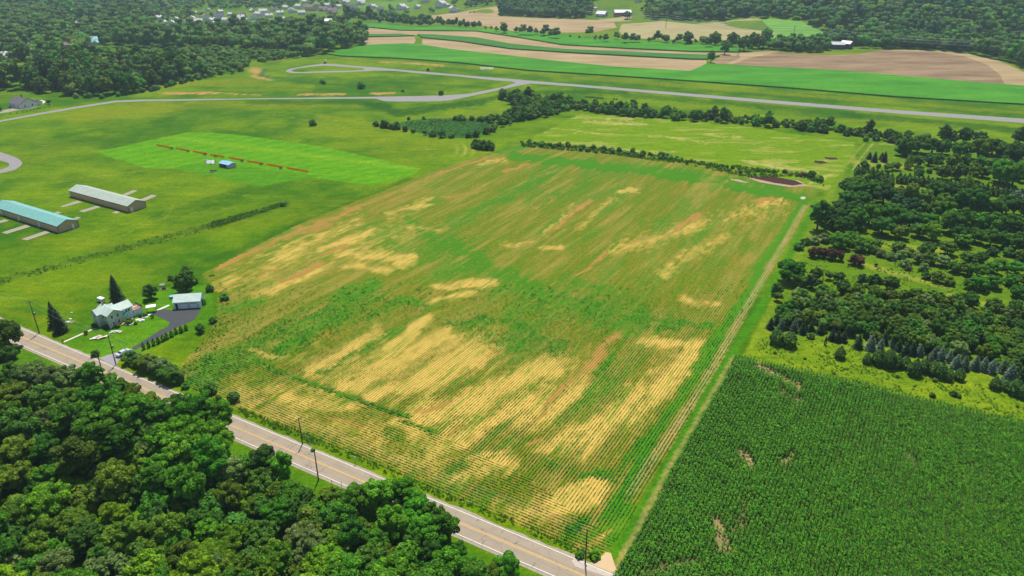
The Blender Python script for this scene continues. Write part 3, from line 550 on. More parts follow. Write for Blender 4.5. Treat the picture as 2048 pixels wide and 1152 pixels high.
# ================================================================== PLANT PROTOTYPES
def quads(P, N, S, T, asp=1.0, rg=None):
    """diamond shaped leaf sprays at P facing N, half size S"""
    rg = rg or RNG; n = len(P); N = N / np.linalg.norm(N, axis=1)[:, None]
    a = rg.normal(size=(n, 3)); U = np.cross(N, a); U /= np.linalg.norm(U, axis=1)[:, None]; W = np.cross(N, U)
    S = np.asarray(S).reshape(-1, 1) * np.ones((n, 1)); k = rg.uniform(.75, 1.25, (n, 1))
    V = np.stack([P - U * S, P - W * S * asp * k - N * S * .25, P + U * S * k, P + W * S * asp - N * S * .25], 1).reshape(-1, 3)
    return V, np.arange(4 * n).reshape(n, 4), T
def crown(seed, nl, nq, q, sx, sz, zc, flat=1.0, lr=(.26, .44), gap=.10, ul=-.45):
    rg = np.random.default_rng(seed); C_, R_ = [], []
    for i in range(nl):
        z = rg.uniform(-.8, 1.0); t = rg.uniform(0, 2 * math.pi); s = math.sqrt(max(0, 1 - z * z)); r = rg.uniform(.45, .90) if nl > 16 else rg.uniform(.30, .62)
        C_.append((math.cos(t) * s * r * sx, math.sin(t) * s * r * sx, z * r * sz)); R_.append(rg.uniform(*lr))
    C_.append((0, 0, 0)); R_.append(.5 * min(sx, sz)); C_ = np.array(C_); R_ = np.array(R_); off = rg.uniform(-.22, .22, len(R_))
    n = int(nq * 2.3); k = rg.choice(len(R_), n, p=R_ ** 2 / (R_ ** 2).sum())
    z = rg.uniform(ul, 1, n); t = rg.uniform(0, 2 * math.pi, n); s = np.sqrt(1 - z * z); D = np.stack([np.cos(t) * s, np.sin(t) * s, z], 1)
    F_ = np.array([1, 1, flat]); rad = R_[k][:, None] * rg.uniform(.78, 1.06, (n, 1)); P = C_[k] + D * rad * F_
    keep = np.ones(n, bool)
    for j in range(len(R_)):
        d = np.linalg.norm((P - C_[j]) / F_, axis=1); keep &= ~((d < R_[j] * (1 - gap) - .02) & (k != j))
    P = P[keep][:nq]; D = D[keep][:nq]; kk = k[keep][:nq]; n = len(P)
    rn_ = .5 if nq > 3000 else .28 if nq > 1000 else .14; N = D * .9 + np.array([0, 0, .32]) + rg.normal(size=(n, 3)) * rn_; P[:, 2] += zc
    T = np.clip((rg.uniform(0, 1, n) ** 1.3 * .85 + .10) * (1 if nq > 1000 else .55) + (0 if nq > 1000 else .22) + off[kk], 0, 1)
    return quads(P, N, q * rg.uniform(.7, 1.3, n), T, .8, rg)
def spruce(seed, nq, q, h=3.2, droop=.28):
    rg = np.random.default_rng(seed); t = 1 - rg.uniform(0, 1, nq) ** .58; lay = 12
    z = t * h * .97 + .10; ph = (t * lay) % 1; rmax = np.clip((1 - t) ** .68 * (1.15 - .48 * ph), .05, 1.1)
    a = rg.uniform(0, 2 * math.pi, nq); L = np.floor(t * lay); br = .80 + .24 * np.cos(a * 6 + L * 2.4 + seed); f = rg.uniform(.35, 1, nq) ** .5; r = rmax * br * f
    P = np.stack([np.cos(a) * r, np.sin(a) * r, z - droop * r * .4], 1); N = np.stack([np.cos(a) * .55, np.sin(a) * .55, np.full(nq, .75)], 1) + rg.normal(size=(nq, 3)) * .3
    return quads(P, N, q * 1.25 * rg.uniform(.7, 1.2, nq) * (1 - t * .3), np.clip(rg.uniform(0, 1, nq) * .6 + .5 * f - .15, 0, 1), .6, rg)
def cedar(seed, nq, q, h=2.7):
    rg = np.random.default_rng(seed); t = rg.uniform(0, 1, nq) ** .85; a = rg.uniform(0, 2 * math.pi, nq)
    pr = np.sin(np.clip(t * .92 + .14, 0, 1) * math.pi) ** .62 * (1 - .35 * t); r = pr * rg.uniform(.82, 1.05, nq) * (1 + .07 * np.sin(a * 5 + t * 9 + seed))
    P = np.stack([np.cos(a) * r, np.sin(a) * r, .06 + t * h], 1); N = np.stack([np.cos(a), np.sin(a), np.full(nq, .45) + t], 1) + rg.normal(size=(nq, 3)) * .35
    return quads(P, N, q * rg.uniform(.7, 1.2, nq), rg.uniform(0, 1, nq), 1.3, rg)
def tuft(seed, n, q, rad, h, asp=2.2, up=.5):
    rg = np.random.default_rng(seed); a = rg.uniform(0, 2 * math.pi, n); r = rad * np.sqrt(rg.uniform(0, 1, n)); P = np.stack([np.cos(a) * r, np.sin(a) * r, h * rg.uniform(.3, 1, n)], 1)
    N = np.stack([np.cos(a), np.sin(a), np.full(n, up)], 1) + rg.normal(size=(n, 3)) * .5
    return quads(P, N, q * rg.uniform(.6, 1.3, n), rg.uniform(0, 1, n), asp, rg)
def cornclump(seed, L=.6):
    rg = np.random.default_rng(seed); V = []; F = []; T = []
    for p in range(2):
        bx, by = (p - .5) * L * .5 + rg.uniform(-.08, .08), rg.uniform(-.06, .06); hh = rg.uniform(1.5, 1.95)
        for i in range(9):
            a = rg.uniform(0, 6.283); z0 = hh * (.3 + .65 * i / 9); ln = rg.uniform(.38, .62); d = np.array([math.cos(a), math.sin(a), 0]); s = np.array([-d[1], d[0], 0]) * .085
            b0 = np.array([bx, by, z0]); p1 = b0 + d * ln * .5 + [0, 0, .25]; p2 = b0 + d * ln + [0, 0, rg.uniform(-.15, .12)]; k = len(V)
            V += [b0 - s * .6, b0 + s * .6, p1 + s, p1 - s, p2 + s * .3, p2 - s * .3]; F += [(k, k+1, k+2, k+3), (k+3, k+2, k+4, k+5)]; t = rg.uniform(0, 1); T += [t, t]
    return np.array(V), np.array(F), np.array(T)
# type: (crown builder kwargs, crown centre in radii)
TYPES = {'round': dict(nl=52, sx=1.0, sz=.95, zc=1.06, lr=(.13, .33), flat=.8), 'tall': dict(nl=60, sx=.92, sz=1.38, zc=1.5, lr=(.13, .32), flat=.7), 'pad': dict(nl=84, sx=1.12, sz=1.0, zc=1.3, flat=.36, lr=(.13, .27), ul=-.15), 'bushy': dict(nl=34, sx=.98, sz=.72, zc=.60, lr=(.16, .38)), 'wide': dict(nl=60, sx=1.08, sz=.78, zc=.92, lr=(.13, .30), flat=.7)}
ZC = {k: v['zc'] for k, v in TYPES.items()}; ZC.update(spruce=1.5, cedar=1.35)
LOD = {0: (8200, .058), 1: (1900, .112), 2: (520, .19), 3: (210, .30)}
CROWNS = {}
def crown_me(typ, lod, seed, tone):
    key = (typ, lod, seed, tone)
    if key not in CROWNS:
        nq, q = LOD[lod]; base = (typ, lod, seed, None)
        if base not in CROWNS:
            if typ == 'spruce': g = spruce(seed, int(nq * .9), q)
            elif typ == 'cedar': g = cedar(seed, int(nq * .6), q * .85)
            else:
                kw = dict(TYPES[typ])
                if lod >= 2: kw.update(nl=15 if lod == 2 else 10, lr=(.34, .50))
                g = crown(seed * 13 + hash_(typ), nq=nq, q=q, **kw)
            CROWNS[base] = g
        V, F, T = CROWNS[base]; CROWNS[key] = mesh_np('crown', V, F, LEAF[tone], T)
    return CROWNS[key]
def hash_(s): return sum(ord(c) * (i + 3) for i, c in enumerate(s)) % 997
TRUNKS = {}
def trunk_me(typ):
    if typ not in TRUNKS:
        b = MBld(); z = ZC[typ]; rg = random.Random(hash_(typ))
        if typ in ('spruce', 'cedar'): b.tube((0, 0, -.1), (0, 0, z * 1.4), .075, .02, 6)
        else:
            b.tube((0, 0, -.15), (.03, .02, z * .62), .10, .07, 7)
            for i in range(6):
                a = i * 1.05 + rg.uniform(-.3, .3); b.tube((.03, .02, z * (.38 + .04 * i)), (math.cos(a) * .55, math.sin(a) * .55, z * (.95 + .05 * i)), .045, .012, 5)
        TRUNKS[typ] = b.mesh('trunk', MB)
    return TRUNKS[typ]
ENT = []
def ent(x, y, r, typ, tone, region, kind, label=None, vs=1.0, big=False):
    ENT.append(dict(x=float(x), y=float(y), r=float(r), t=typ, tone=tone, reg=region, kind=kind, label=label, vs=vs, rp=float(r) * pxm(float(y)), big=big))
def tree_px(cx, cy, rpx, tone, typ, region, kind='broadleaf_tree', label=None, vs=1.0, big=False):
    """crown centre and crown radius as seen in the photograph -> a tree standing on the ground"""
    r = rpx / 8.0
    for _ in range(6):
        zc = ZC[typ] * r * vs; x, y = at(cx, cy, zc); r = rpx / pxm(float(y), zc)
    ent(x, y, r, typ, tone, region, kind, label, vs, big)
def pick(d):
    k = list(d); w_ = [d[q] for q in k]; return random.choices(k, w_)[0]
HOUSE_PX = []      # filled below: far house lots stay clear of trees on the near side
FARH = [(318, 37, 'w', 1), (345, 50, 'w', 1.2), (384, 39, 'g', 1.1), (412, 37, 'p', 1.3), (438, 35, 'd', 1.2), (452, 42, 'g', 1), (480, 38, 'g', 1.2), (462, 29, 'w', .8), (486, 31, 'd', .9), (508, 37, 'd', 1.1), (518, 30, 'w', 1.1), (527, 25, 'g', 1.2), (560, 27, 'g', 1), (583, 23, 'w', 1.2), (611, 4, 'w', 1), (622, 19, 'b', 1.5), (646, 20, 'b', 1.2), (570, 37, 'g', .7), (637, 39, 'd', .9), (656, 12, 'w', 1.1), (664, 25, 'b', 1.4), (692, 6, 'w', 1.2), (722, 8, 'w', 1.4), (761, 20, 'd', 1.1), (803, 17, 'w', 1.5), (851, 10, 'd', 1.3), (882, 16, 'w', 1.7), (906, 22, 'w', 1.4), (924, 6, 'w', 1), (820, 8, 'd', .9),
        (184, 85, 't', 1.2), (198, 87, 't', .8), (134, 94, 'b', 1), (62, 88, 't', .7), (6, 116, 'w', 1.1), (157, 46, 'w', .7), (1187, 30, 'w', .7), (1256, 21, 'w', .9), (1274, 28, 'w', .9)]
FARH += [(326, 46, 'w', .9), (352, 40, 'g', 1), (366, 45, 'd', 1), (398, 44, 'w', 1), (424, 42, 'w', 1), (432, 46, 'g', .8), (470, 45, 'w', 1), (495, 42, 'w', .9), (538, 33, 'w', 1), (548, 20, 'd', 1), (573, 16, 'w', 1), (598, 14, 'g', 1.1), (604, 27, 'w', 1), (634, 10, 'w', 1), (676, 14, 'g', 1), (706, 14, 'd', 1.2), (736, 4, 'w', 1), (745, 14, 'w', 1.1), (782, 6, 'g', 1.1), (835, 16, 'g', 1), (866, 6, 'w', 1.2), (896, 8, 'd', 1), (505, 22, 'w', .9), (440, 24, 'g', .9), (395, 26, 'w', .8), (416, 20, 'g', .8)]
HX = np.array([h[0] for h in FARH] + [653, 1202, 1243, 1683]); HY = np.array([h[1] for h in FARH] + [45, 37, 36, 96]); HW = np.array([5 + 3 * h[3] for h in FARH] + [8, 9, 13, 16])
def clear(px, py):
    return not np.any((np.abs(HX - px) < HW * 1.05) & (py > HY - 3) & (py < HY + np.where(HY < 60, 18, 19)))
def fill(poly, sp, rr, types, tones, region, kind='broadleaf_tree', jit=.38, prob=1.0, px=True, excl=(), vs=(1, 1.15)):
    P = np.array([atp(p) for p in poly]) if px else np.array(poly)
    x0, y0 = P.min(0); x1, y1 = P.max(0); a = -math.radians(29.5); n = 0
    rx = int((x1 - x0 + y1 - y0) / sp) + 2; cx_, cy_ = (x0 + x1) / 2, (y0 + y1) / 2; pts = []
    ii, jj = np.meshgrid(np.arange(-rx, rx), np.arange(-rx, rx)); ii = ii.ravel(); jj = jj.ravel()
    gx_ = (ii + .5 * (jj % 2)) * sp + RNG.uniform(-jit, jit, len(ii)) * sp; gy_ = jj * sp * .87 + RNG.uniform(-jit, jit, len(ii)) * sp
    X = cx_ + gx_ * math.cos(a) - gy_ * math.sin(a); Y = cy_ + gx_ * math.sin(a) + gy_ * math.cos(a)
    ok = inpoly(X, Y, [tuple(q) for q in P]) & (RNG.uniform(0, 1, len(X)) < prob); X = X[ok]; Y = Y[ok]
    for x, y in zip(X, Y):
        qx, qy = proj(x, y)
        if qy < 130 and not clear(qx, qy): continue
        if any(inpoly([qx], [qy], e)[0] for e in excl): continue
        ent(x, y, random.uniform(*rr), pick(types), pick(tones), region, kind, None, random.uniform(*vs)); n += 1
    return n
def along(line, sp, rr, types, tones, region, kind='broadleaf_tree', wob=1.0, px=True, prob=1, vs=(1, 1.15)):
    P = [np.array(atp(p)) for p in line]
    for a, b in zip(P[:-1], P[1:]):
        L = np.linalg.norm(b - a); k = max(1, int(round(L / sp)))
        for i in range(k):
            if random.random() > prob: continue
            q = a + (b - a) * (i + random.uniform(.1, .9)) / k + np.array([random.uniform(-wob, wob), random.uniform(-wob, wob)])
            ent(q[0], q[1], random.uniform(*rr), pick(types), pick(tones), region, kind, None, random.uniform(*vs))
# ------------------------------------------------------------------ the wood below the road
A_ = 'wood below the main road'
for cx, cy, r, tone, typ in [(23, 745, 22, 'dark', 'round'), (18, 762, 25, 'dark', 'wide'), (68, 745, 28, 'pale', 'pad'), (92, 758, 30, 'pale', 'wide'), (128, 754, 28, 'pale', 'wide'), (178, 748, 27, 'deep', 'round'), (219, 756, 14, 'deep', 'wide'), (237, 770, 20, 'deep', 'wide'), (264, 780, 18, 'olive', 'wide'),
    (29, 786, 32, 'olive', 'wide'), (90, 792, 30, 'dark', 'round'), (135, 797, 28, 'olive', 'wide'), (18, 824, 26, 'yellow', 'round'), (86, 842, 22, 'pale', 'round'), (147, 838, 42, 'deep', 'pad'), (203, 804, 42, 'deep', 'pad'), (248, 829, 45, 'deep', 'pad'), (192, 874, 45, 'deep', 'pad'), (237, 884, 36, 'deep', 'pad'), (293, 804, 28, 'olive', 'wide'), (316, 829, 34, 'deep', 'pad'),
    (29, 856, 40, 'dark', 'round'), (34, 905, 40, 'olive', 'round'), (150, 918, 42, 'olive', 'tall'), (92, 898, 32, 'deep', 'pad'), (361, 816, 28, 'bright', 'pad'), (395, 820, 38, 'bright', 'pad'), (438, 829, 32, 'bright', 'tall'), (330, 878, 38, 'bright', 'pad'), (372, 864, 36, 'bright', 'pad'), (429, 878, 38, 'bright', 'pad'), (361, 905, 38, 'bright', 'round'), (422, 915, 36, 'bright', 'tall'), (316, 940, 34, 'bright', 'round'), (226, 946, 30, 'olive', 'round'), (27, 948, 34, 'olive', 'wide'),
    (90, 955, 26, 'deep', 'round'), (238, 966, 38, 'olive', 'round'), (314, 961, 32, 'bright', 'tall'), (371, 970, 38, 'bright', 'tall'), (184, 985, 26, 'dark', 'wide'), (92, 1004, 42, 'yellow', 'wide'), (29, 1030, 36, 'olive', 'wide'), (229, 1028, 28, 'yellow', 'pad'), (146, 1037, 28, 'olive', 'wide'), (258, 1070, 38, 'olive', 'round'), (337, 1060, 38, 'olive', 'round'), (411, 1060, 24, 'bright', 'pad'), (191, 1070, 27, 'dark', 'wide'), (90, 1059, 28, 'olive', 'round'),
    (146, 1093, 27, 'bright', 'wide'), (67, 1093, 27, 'olive', 'round'), (112, 1127, 33, 'pale', 'wide'), (56, 1143, 28, 'deep', 'round'), (202, 1115, 30, 'dark', 'round'), (303, 1105, 30, 'yellow', 'wide'), (359, 1115, 34, 'olive', 'round'), (415, 1104, 32, 'yellow', 'wide'), (281, 1143, 27, 'bright', 'round'), (449, 1126, 28, 'yellow', 'wide'), (29, 1073, 26, 'dark', 'wide'),
    (426, 930, 30, 'deep', 'tall'), (523, 921, 34, 'dark', 'round'), (561, 934, 26, 'bright', 'tall'), (468, 940, 28, 'pale', 'round'), (458, 992, 32, 'olive', 'round'), (577, 990, 34, 'bright', 'wide'), (613, 985, 12, 'dark', 'bushy'), (626, 1020, 22, 'bright', 'wide'), (553, 1027, 28, 'deep', 'pad'), (513, 1008, 24, 'olive', 'wide'), (658, 992, 22, 'olive', 'wide'), (419, 1056, 24, 'bright', 'wide'), (458, 1066, 28, 'yellow', 'wide'), (506, 1066, 26, 'yellow', 'wide'), (455, 1095, 26, 'yellow', 'wide'), (545, 1116, 40, 'yellow', 'wide'), (600, 1072, 28, 'pale', 'wide'), (626, 1092, 30, 'pale', 'pad'), (639, 1126, 34, 'yellow', 'wide'), (471, 1134, 26, 'yellow', 'wide'), (419, 1121, 30, 'yellow', 'wide'),
    (702, 1001, 36, 'bright', 'round'), (757, 989, 38, 'bright', 'round'), (800, 980, 30, 'bright', 'round'), (827, 995, 26, 'bright', 'round'), (685, 1032, 36, 'deep', 'round'), (783, 1050, 40, 'bright', 'round'), (832, 1025, 32, 'bright', 'round'), (862, 1028, 28, 'bright', 'round'), (891, 1054, 28, 'bright', 'tall'), (839, 1057, 32, 'deep', 'round'), (705, 1069, 36, 'deep', 'round'), (825, 1081, 28, 'bright', 'round'), (873, 1079, 28, 'deep', 'round'), (755, 1085, 30, 'deep', 'round'), (737, 1126, 44, 'dark', 'round'), (618, 1062, 24, 'olive', 'wide'), (649, 1123, 40, 'yellow', 'wide'), (807, 1130, 34, 'bright', 'round'), (863, 1111, 30, 'dark', 'round'), (895, 1126, 34, 'bright', 'round'), (915, 1103, 20, 'deep', 'tall'), (937, 1137, 26, 'bright', 'wide'), (1015, 1130, 28, 'deep', 'bushy'), (990, 1140, 22, 'olive', 'bushy')]:
    tree_px(cx, cy, r, tone, typ, A_, vs=random.uniform(.95, 1.12), big=True)
ROADPOLY = [(-100, 600), (36, 648), (180, 705), (474, 830), (897, 1005), (1300, 1175), (1300, 1300), (1060, 1163), (914, 1092), (700, 1000), (640, 985), (560, 950), (500, 905), (300, 820), (150, 752), (60, 715), (-100, 640)]
fill([(-200, 760), (0, 800), (150, 830), (300, 870), (420, 905), (560, 1000), (700, 1040), (900, 1130), (1000, 1190), (1000, 1500), (-400, 1500)], 6.0, (2.2, 3.8), {'bushy': 3, 'wide': 2}, {'dark': 2, 'olive': 2, 'deep': 2, 'yellow': 1, 'pale': .5}, 'undergrowth below the road', 'undergrowth', excl=(ROADPOLY,))
fill([(-400, 1180), (950, 1185), (1000, 1500), (-400, 1500)], 7, (3.2, 5.0), {'round': 3, 'wide': 2, 'pad': 1}, {'bright': 2, 'olive': 2, 'deep': 2, 'yellow': 1.5}, A_)
fill([(-420, 640), (-60, 665), (-10, 760), (10, 1180), (-400, 1180)], 7, (3.2, 4.6), {'round': 3, 'wide': 2, 'pad': 1}, {'dark': 2, 'olive': 2, 'deep': 2}, A_)
tree_px(8, 668, 32, 'olive', 'round', A_, label='olive green tree overhanging the far left end of the main road', big=True)
tree_px(14, 706, 20, 'dark', 'bushy', A_, label='dark leafy bush on the grass at the far left below the road', kind='shrub')
# ------------------------------------------------------------------ hedge and garden of the white house
B_ = 'roadside hedge beside the driveway'
for cx, cy, r, tone in [(262, 716, 17, 'dark'), (278, 722, 17, 'olive'), (291, 724, 20, 'olive'), (306, 733, 16, 'dark'), (320, 731, 20, 'pale'), (333, 742, 20, 'dark'), (345, 748, 20, 'dark'), (352, 757, 15, 'deep'), (318, 745, 14, 'dark')]:
    tree_px(cx, cy, r, tone, 'bushy' if r < 18 else 'wide', B_, 'shrub')
for cx, cy, r, tone, lab in [(370, 772, 8, 'deep', 'small round bush just right of the hedge below the driveway'), (418, 778, 16, 'deep', 'loose green bush on the field edge above the road bend of trees'), (466, 795, 13, 'deep', 'dark bush at the field edge where the tall roadside trees end'), (190, 707, 9, 'dark', 'low dark bush at the left corner of the driveway mouth'),
        (419, 577, 9, 'dark', 'round dark bush right of the garage, level with its roof'), (405, 604, 8, 'dark', 'dark bush against the right wall of the garage'), (448, 594, 9, 'deep', 'low sprawling bush furthest right of the garage'), (425, 641, 8, 'dark', 'small dark bush right of the driveway end, above the bigger one'), (384, 560, 12, 'deep', 'green bush right of the dark tree group behind the garage'), (341, 556, 7, 'dark', 'narrow bush left of the tree group behind the garage'),
        (626, 899 - 0, 5, 'deep', 'small green bush on the verge beside the second roadside pole'), (1190, 1108, 13, 'bright', 'low bright bush at the foot of the nearest utility pole'), (1160, 1110, 9, 'deep', 'low dark bush left of the nearest utility pole'), (211, 653, 6, 'dark', 'dark foundation shrub at the corner of the white house'), (235, 652, 6, 'dark', 'dark foundation shrub under the gable of the white house'), (188, 651, 6, 'dark', 'dark foundation shrub left of the white house'), (257, 642, 8, 'dark', 'dark shrub beside the green porch of the white house'), (290, 629, 6, 'dark', 'dark shrub below the deck of the white house'), (281, 632, 5, 'dark', 'dark shrub at the front of the deck wall'), (271, 647, 4, 'dark', 'tiny dark shrub on the lawn below the porch')]:
    tree_px(cx, cy, r, tone, 'bushy', 'garden', 'shrub', lab)
tree_px(366, 562, 19, 'deep', 'round', 'garden', label='dark round tree behind the garage, biggest of its clump', big=True); tree_px(374, 546, 14, 'dark', 'tall', 'garden', label='dark tree at the back of the clump behind the garage', big=True); tree_px(355, 560, 12, 'dark', 'round', 'garden', label='small dark tree at the left of the clump behind the garage', big=True)
tree_px(400, 656, 10, 'dark', 'round', 'garden', label='dark bushy tree right of the driveway end', big=True); tree_px(172, 664, 5, 'red', 'round', 'garden', label='tiny red-leaved lollipop tree beside the front path', big=True); tree_px(305, 631, 5, 'dark', 'round', 'garden', label='small dark ball-headed tree on the lawn by the deck', big=True)
tree_px(299, 583, 16, 'dark', 'round', 'garden', label='dark spreading tree on the lawn between house and garage', big=True)
def conifer(bx, by, tx, ty, tone, typ, region, kind, label=None, wid=None):
    """a conifer from its foot and its tip in the photograph"""
    x, y = atp((bx, by)); lo, hi = 0, 40
    for _ in range(40):
        m_ = (lo + hi) / 2
        if proj(x, y, m_)[1] > ty: lo = m_
        else: hi = m_
    hh = 3.25 if typ == 'spruce' else 2.75; r = lo / hh; vs = 1.0
    if wid: rr_ = wid / pxm(y); vs = r / rr_; r = rr_
    ent(x, y, r, typ, tone, region, kind, label, vs, True)
conifer(238, 612, 226, 548, 'spruce', 'spruce', 'garden', 'spruce_tree', 'tall dark spruce behind the white house', 19)
conifer(112, 652, 101, 602, 'spruce', 'spruce', 'garden', 'spruce_tree', 'taller left one of the two dark spruces between house and road', 15)
conifer(123, 664, 109, 616, 'spruce', 'spruce', 'garden', 'spruce_tree', 'nearer right one of the two dark spruces between house and road', 17)
for i, (x_, y_, wd) in enumerate([(965, 1140, 4), (1050, 1108, 4), (1130, 1072, 4.6), (1207, 1040, 4.6), (1282, 1003, 4.8), (1345, 968, 5), (1425, 930, 5), (1495, 883, 4.5), (1580, 858, 5), (1662, 822, 4.6)]):
    bx, by = 170 + x_ / 8.19, 560 + y_ / 8.19
    conifer(bx, by, bx, by - (14.5 - i * .25), 'cedar', 'cedar', 'driveway', 'arborvitae', ['lowest', 'second', 'third', 'fourth', 'fifth', 'sixth', 'seventh', 'eighth', 'ninth', 'topmost'][i] + ' of ten narrow arborvitae lining the driveway, counted from the road', wd)
for cx, cy, r, lab in [(625, 246, 8, 'lone dark bush out on the airfield grass'), (954, 288, 13, 'left half of the dark thicket at the field corner'), (966, 291, 12, 'middle bush of the dark thicket at the field corner'), (979, 292, 12, 'right half of the dark thicket at the field corner'), (856, 139.5, 4, 'tiny dark bush on the grass by the runway')]:
    tree_px(cx, cy, r, 'dark', 'bushy', 'airfield', 'shrub', lab)
for cx, cy, r in [(645, 163.5, 7), (722, 171.5, 9), (805, 181, 4.5), (882, 186, 7)]: tree_px(cx, cy, r, 'bright' if r != 7 else 'deep', 'bushy', 'ditch on the airfield grass', 'shrub')
for i in range(9): tree_px(1172 + i * 4.2, 193.5 + i * .35, 2.2, 'dark', 'bushy', 'line of small bushes below the runway', 'shrub')
for a_ in (1228, 1233): tree_px(a_, 198, 2.2, 'dark', 'bushy', 'line of small bushes below the runway', 'shrub')
for i, q in enumerate([(21, 227.5), (34, 226), (45, 223.5), (54, 222), (61, 220), (68, 218.5), (73, 217.5), (77, 217), (81, 216), (90, 214.5), (99, 213.5)]): tree_px(q[0], q[1], 1.6, 'dark', 'bushy', 'grass bank along the airfield lane', 'shrub')
tree_px(97, 203, 5.5, 'dark', 'round', 'far left house', label='small round tree right of the grey-roofed house at far left', big=True); tree_px(19.5, 214, 3, 'deep', 'round', 'far left house', label='tiny tree on the lawn below the grey-roofed house at far left', big=True); tree_px(0, 217, 5, 'dark', 'round', 'far left house', label='dark round tree cut by the left edge below the grey-roofed house', big=True)
# ------------------------------------------------------------------ nursery on the right
N1, N2, N3 = 'nursery, top rows', 'nursery, upper block', 'nursery, middle strip'
for cx, cy, r, tone in [(1699, 263, 9, 'dark'), (1728, 265, 7, 'olive'), (1749, 265, 9, 'dark'), (1776, 265, 10, 'dark'), (1753, 276, 8, 'dark'), (1784, 280, 9, 'dark'), (1732, 278, 7, 'olive'), (1817, 268, 9, 'dark'), (1888, 265, 14, 'dark'), (1905, 274, 14, 'dark'), (1930, 269, 17, 'dark'), (1961, 273, 14, 'dark'), (2042, 270, 17, 'dark'), (1813, 290, 20, 'dark'), (1838, 287, 18, 'dark'), (1867, 290, 20, 'dark'), (1888, 292, 16, 'dark'), (1924, 299, 18, 'dark'),
    (1961, 295, 24, 'olive'), (1988, 292, 20, 'dark'), (2013, 300, 20, 'dark'), (2034, 306, 22, 'dark'), (2062, 300, 20, 'dark'), (1796, 300, 10, 'dark'), (1850, 273, 11, 'olive'), (1838, 320, 12, 'dark'), (1859, 318, 12, 'teal'), (1878, 320, 12, 'dark'), (1905, 325, 15, 'olive'), (1930, 321, 13, 'dark'), (1963, 323, 13, 'deep'), (1988, 328, 14, 'dark'), (2008, 326, 12, 'dark'), (2036, 325, 12, 'dark'), (1778, 333, 10, 'dark'), (1792, 330, 11, 'olive'), (1888, 343, 15, 'olive'), (1920, 341, 16, 'olive'), (1947, 343, 18, 'olive'), (1967, 342, 14, 'dark'), (2005, 341, 24, 'bright'), (2032, 343, 24, 'bright'), (2060, 345, 20, 'deep'), (1840, 345, 9, 'dark'), (1815, 306, 9, 'dark')]:
    tree_px(cx, cy, r, tone, random.choice(['round', 'round', 'wide', 'tall']) if r > 9 else 'bushy', N1, 'broadleaf_tree' if r > 9 else 'shrub', big=r > 9)
conifer(1815, 338, 1815, 306, 'olive', 'cedar', N1, 'juniper_tree', 'upright grey-green juniper among the top rows of the nursery', 9)
for i, (bx, by, hh) in enumerate([(1738, 318, 15), (1748, 324, 22), (1763, 319, 15), (1768, 324, 22)]): conifer(bx, by, bx, by - hh, 'spruce', 'spruce', N1, 'spruce_tree', ['left small dark spruce on the grass at the nursery corner', 'second dark spruce on the grass at the nursery corner', 'third small dark spruce on the grass at the nursery corner', 'right-hand dark spruce on the grass at the nursery corner'][i], 8)
for cx, cy, r, lab in [(1729, 329, 9, 'low flat bush left of the nursery hedge, on mown grass'), (1757, 332, 6, 'small round bush above the left end of the nursery hedge'), (1838, 340, 10, 'dark dome-shaped bush just above the nursery hedge'), (1859, 342, 7, 'small dark dome-shaped bush just above the nursery hedge')]: tree_px(cx, cy, r, 'dark', 'bushy', N1, 'shrub', lab)
hx_ = [(1713, 350), (1722, 352), (1731, 354), (1742, 356), (1751, 358), (1760, 360), (1771, 363), (1781, 366)] + [(1797 + i * 9.1, 366 + i * 1.2) for i in range(14)] + [(1951 + i * 9.7, 386 + i * 1.4) for i in range(12)]
for i, (bx, by) in enumerate(hx_): conifer(bx, by, bx, by - 21 - random.uniform(-2, 2), 'cedar', 'cedar', 'long clipped hedge across the nursery', 'arborvitae', None, 7.5)
conifer(1930, 384, 1929, 346, 'olive', 'cedar', N1, 'juniper_tree', 'big loose conifer bulging out of the long nursery hedge', 15)
for cx, cy, r, tone in [(1692, 371, 16, 'dark'), (1711, 371, 18, 'olive'), (1728, 361, 15, 'olive'), (1715, 378, 22, 'dark'), (1749, 380, 22, 'dark'), (1772, 371, 16, 'dark'), (1770, 388, 20, 'dark'), (1697, 398, 20, 'dark'), (1722, 396, 18, 'deep'), (1801, 386, 16, 'olive'), (1824, 388, 18, 'olive'), (1851, 394, 17, 'olive'), (1874, 383, 24, 'deep'), (1903, 386, 20, 'dark'), (1888, 404, 20, 'olive'), (1930, 403, 22, 'dark'), (1957, 406, 24, 'dark'), (1986, 412, 22, 'dark'), (2017, 408, 22, 'dark'), (2034, 403, 18, 'blue'), (2056, 410, 20, 'dark'), (1826, 413, 20, 'teal'), (1892, 418, 20, 'bright'), (1797, 402, 16, 'teal'), (1850, 418, 16, 'olive'),
    (1640, 428, 23, 'dark'), (1662, 431, 20, 'dark'), (1680, 417, 20, 'dark'), (1711, 419, 22, 'dark'), (1673, 443, 16, 'dark'), (1692, 425, 20, 'dark'), (1742, 425, 24, 'deep'), (1717, 436, 22, 'deep'), (1788, 423, 24, 'deep'), (1822, 436, 22, 'dark'), (1859, 440, 20, 'deep'), (1905, 442, 24, 'deep'), (1930, 442, 22, 'deep'), (1957, 446, 24, 'deep'), (1988, 448, 26, 'deep'), (2022, 450, 24, 'deep'), (2044, 458, 20, 'deep'), (1692, 450, 19, 'dark'), (1767, 450, 22, 'dark'), (1801, 461, 18, 'olive'), (1867, 461, 20, 'yellow'), (1920, 467, 20, 'dark'), (1950, 468, 18, 'dark'), (1840, 459, 17, 'dark'), (1985, 474, 18, 'deep'), (2010, 478, 18, 'dark'), (2036, 482, 18, 'dark'), (2062, 450, 24, 'deep'), (2064, 475, 20, 'dark')]:
    tree_px(cx, cy, r, tone, random.choice(['round', 'round', 'tall', 'wide']), N2, big=True)
